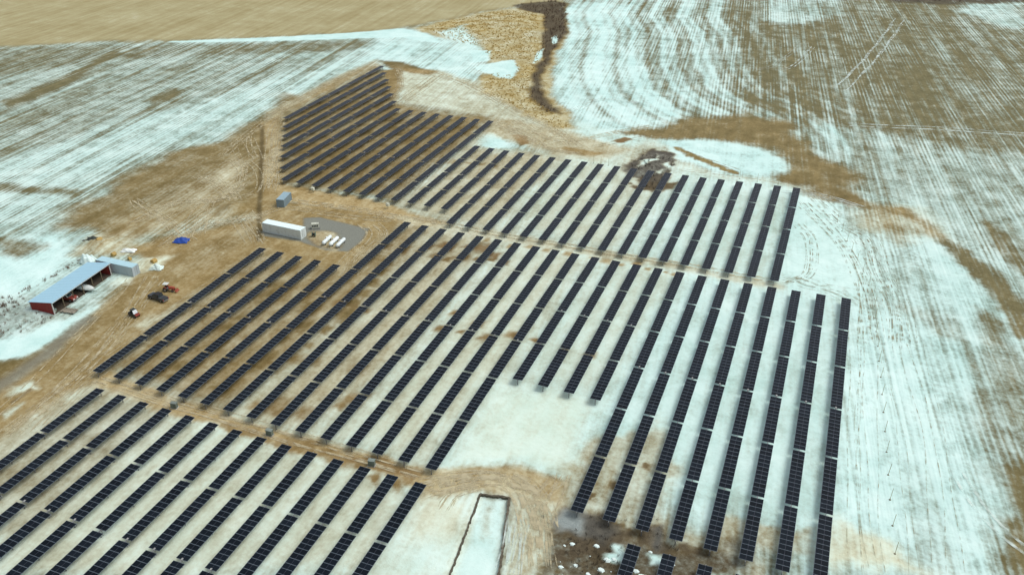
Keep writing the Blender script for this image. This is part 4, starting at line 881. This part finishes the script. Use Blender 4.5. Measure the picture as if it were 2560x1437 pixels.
tag(bushes('edge_brush', inside([(-182.7,130.0),(-182.2,149.5),(-183.9,150.5),(-184.6,129.3)], 40, rg), .4, 1.0, .6, 12, brush_m, .04, rg), 'thin dry weeds along the back of the shed', 'weeds')
# lumps of crusted snow thrown up at the near right corner
vs = []; fs = []
for x, y in inside([(-31.7,101.7),(-26.2,102.8),(-18.4,103.0),(-8.0,105.1),(-8.3,100.0),(-29.1,92.0)], 30, rg):
    s_ = rg.uniform(.12, .75)**1.8; o = len(vs); n = 7
    for h_, rr in ((-.1,1.0),(.18,.95),(.34,.6)):
        for k in range(n): a = 6.283*k/n; q_ = rr*s_*rg.uniform(.6, 1.4); vs.append((x+q_*math.cos(a), y+q_*.8*math.sin(a), h_*s_*1.1+.02))
    vs.append((x, y, 4*.1*s_*1.1)); 
    for b_ in (0, n): fs += [(o+b_+k, o+b_+(k+1) % n, o+b_+n+(k+1) % n, o+b_+n+k) for k in range(n)]
    fs += [(o+2*n+k, o+2*n+(k+1) % n, o+3*n) for k in range(n)]
m_ = bpy.data.meshes.new('snow_clods'); m_.from_pydata(vs, [], fs); m_.update(); m_.materials.append(principled('crusted_snow', (.70,.84,.82), .85))
o = bpy.data.objects.new('snow_clods', m_); col.objects.link(o); tag(o, 'white lumps of crusted snow on the muddy near right corner', 'snow clods', kind='stuff')

tag(bushes('corner_brush', inside([(-25.6,108.1),(-20.1,109.2),(-15.0,112.2),(-12.0,108.3),(-8.4,107.3),(-9.3,105.1),(-19.0,105.2),(-18.2,96.6),(-28.0,92.8),(-28.2,102.1)], 150, rg), .3, .9, .7, 11, principled('dark_wet_brush', (.06,.048,.035), .9), .03, rg), 'dark trampled brush on the muddy ground at the near right corner', 'brush')

# cut earth edges of the sunk pad, slumped and uneven
def cut_edge(P, thick):
    b_ = MB(); vs = []
    P = [Vector(p_) for p_ in P]; L_ = (P[1]-P[0]).length; d_ = (P[1]-P[0]).normalized(); n_ = Vector((-d_.y, d_.x)); N_ = int(L_/.45)+1
    for k in range(N_+1):
        c_ = P[0]+d_*L_*k/N_+n_*random.gauss(0, .05); t_ = thick*random.uniform(.65, 1.35); h_ = .05+random.uniform(-.02, .05)
        for s_, z_ in ((-.5, -.7), (-.5, h_), (.5, h_-.03), (.5, -.7)): q_ = c_+n_*t_*s_; vs.append((q_.x, q_.y, z_))
    fs = [(k*4+i, k*4+(i+1) % 4, k*4+4+(i+1) % 4, k*4+4+i) for k in range(N_) for i in range(4)]+[(0,1,2,3),(N_*4+3,N_*4+2,N_*4+1,N_*4)]
    return b_.add(vs, fs)
earth_cut = weathered('dark_cut_earth', (.085,.075,.055), .95, amount=.6, dirt=(.26,.23,.17), scale=1.5)
r = empty('sunk_pad_edge', (0,0,0)); tag(r, 'dark cut earth edge around the sunken snowy strip at the bottom centre', 'trench edge')
BP = BASIN
for a_, b_ in ((3,0),(0,1),(1,2)): cut_edge([BP[a_], BP[b_]], .30 if a_ == 3 else .44).build('earth_bank', earth_cut, r)

tag(bushes('pool_brush', inside([(-60.1,273.1),(-58.2,282.9),(-51.9,287.0),(-45.5,281.7),(-45.7,268.0),(-46.9,254.9),(-50.9,255.1),(-54.7,264.4)], 120, rg), .4, 1.3, .7, 10, principled('dark_pool_brush', (.05,.045,.04), .9), .03, rg), 'dark brush around the thawed patch behind the far rows', 'brush')
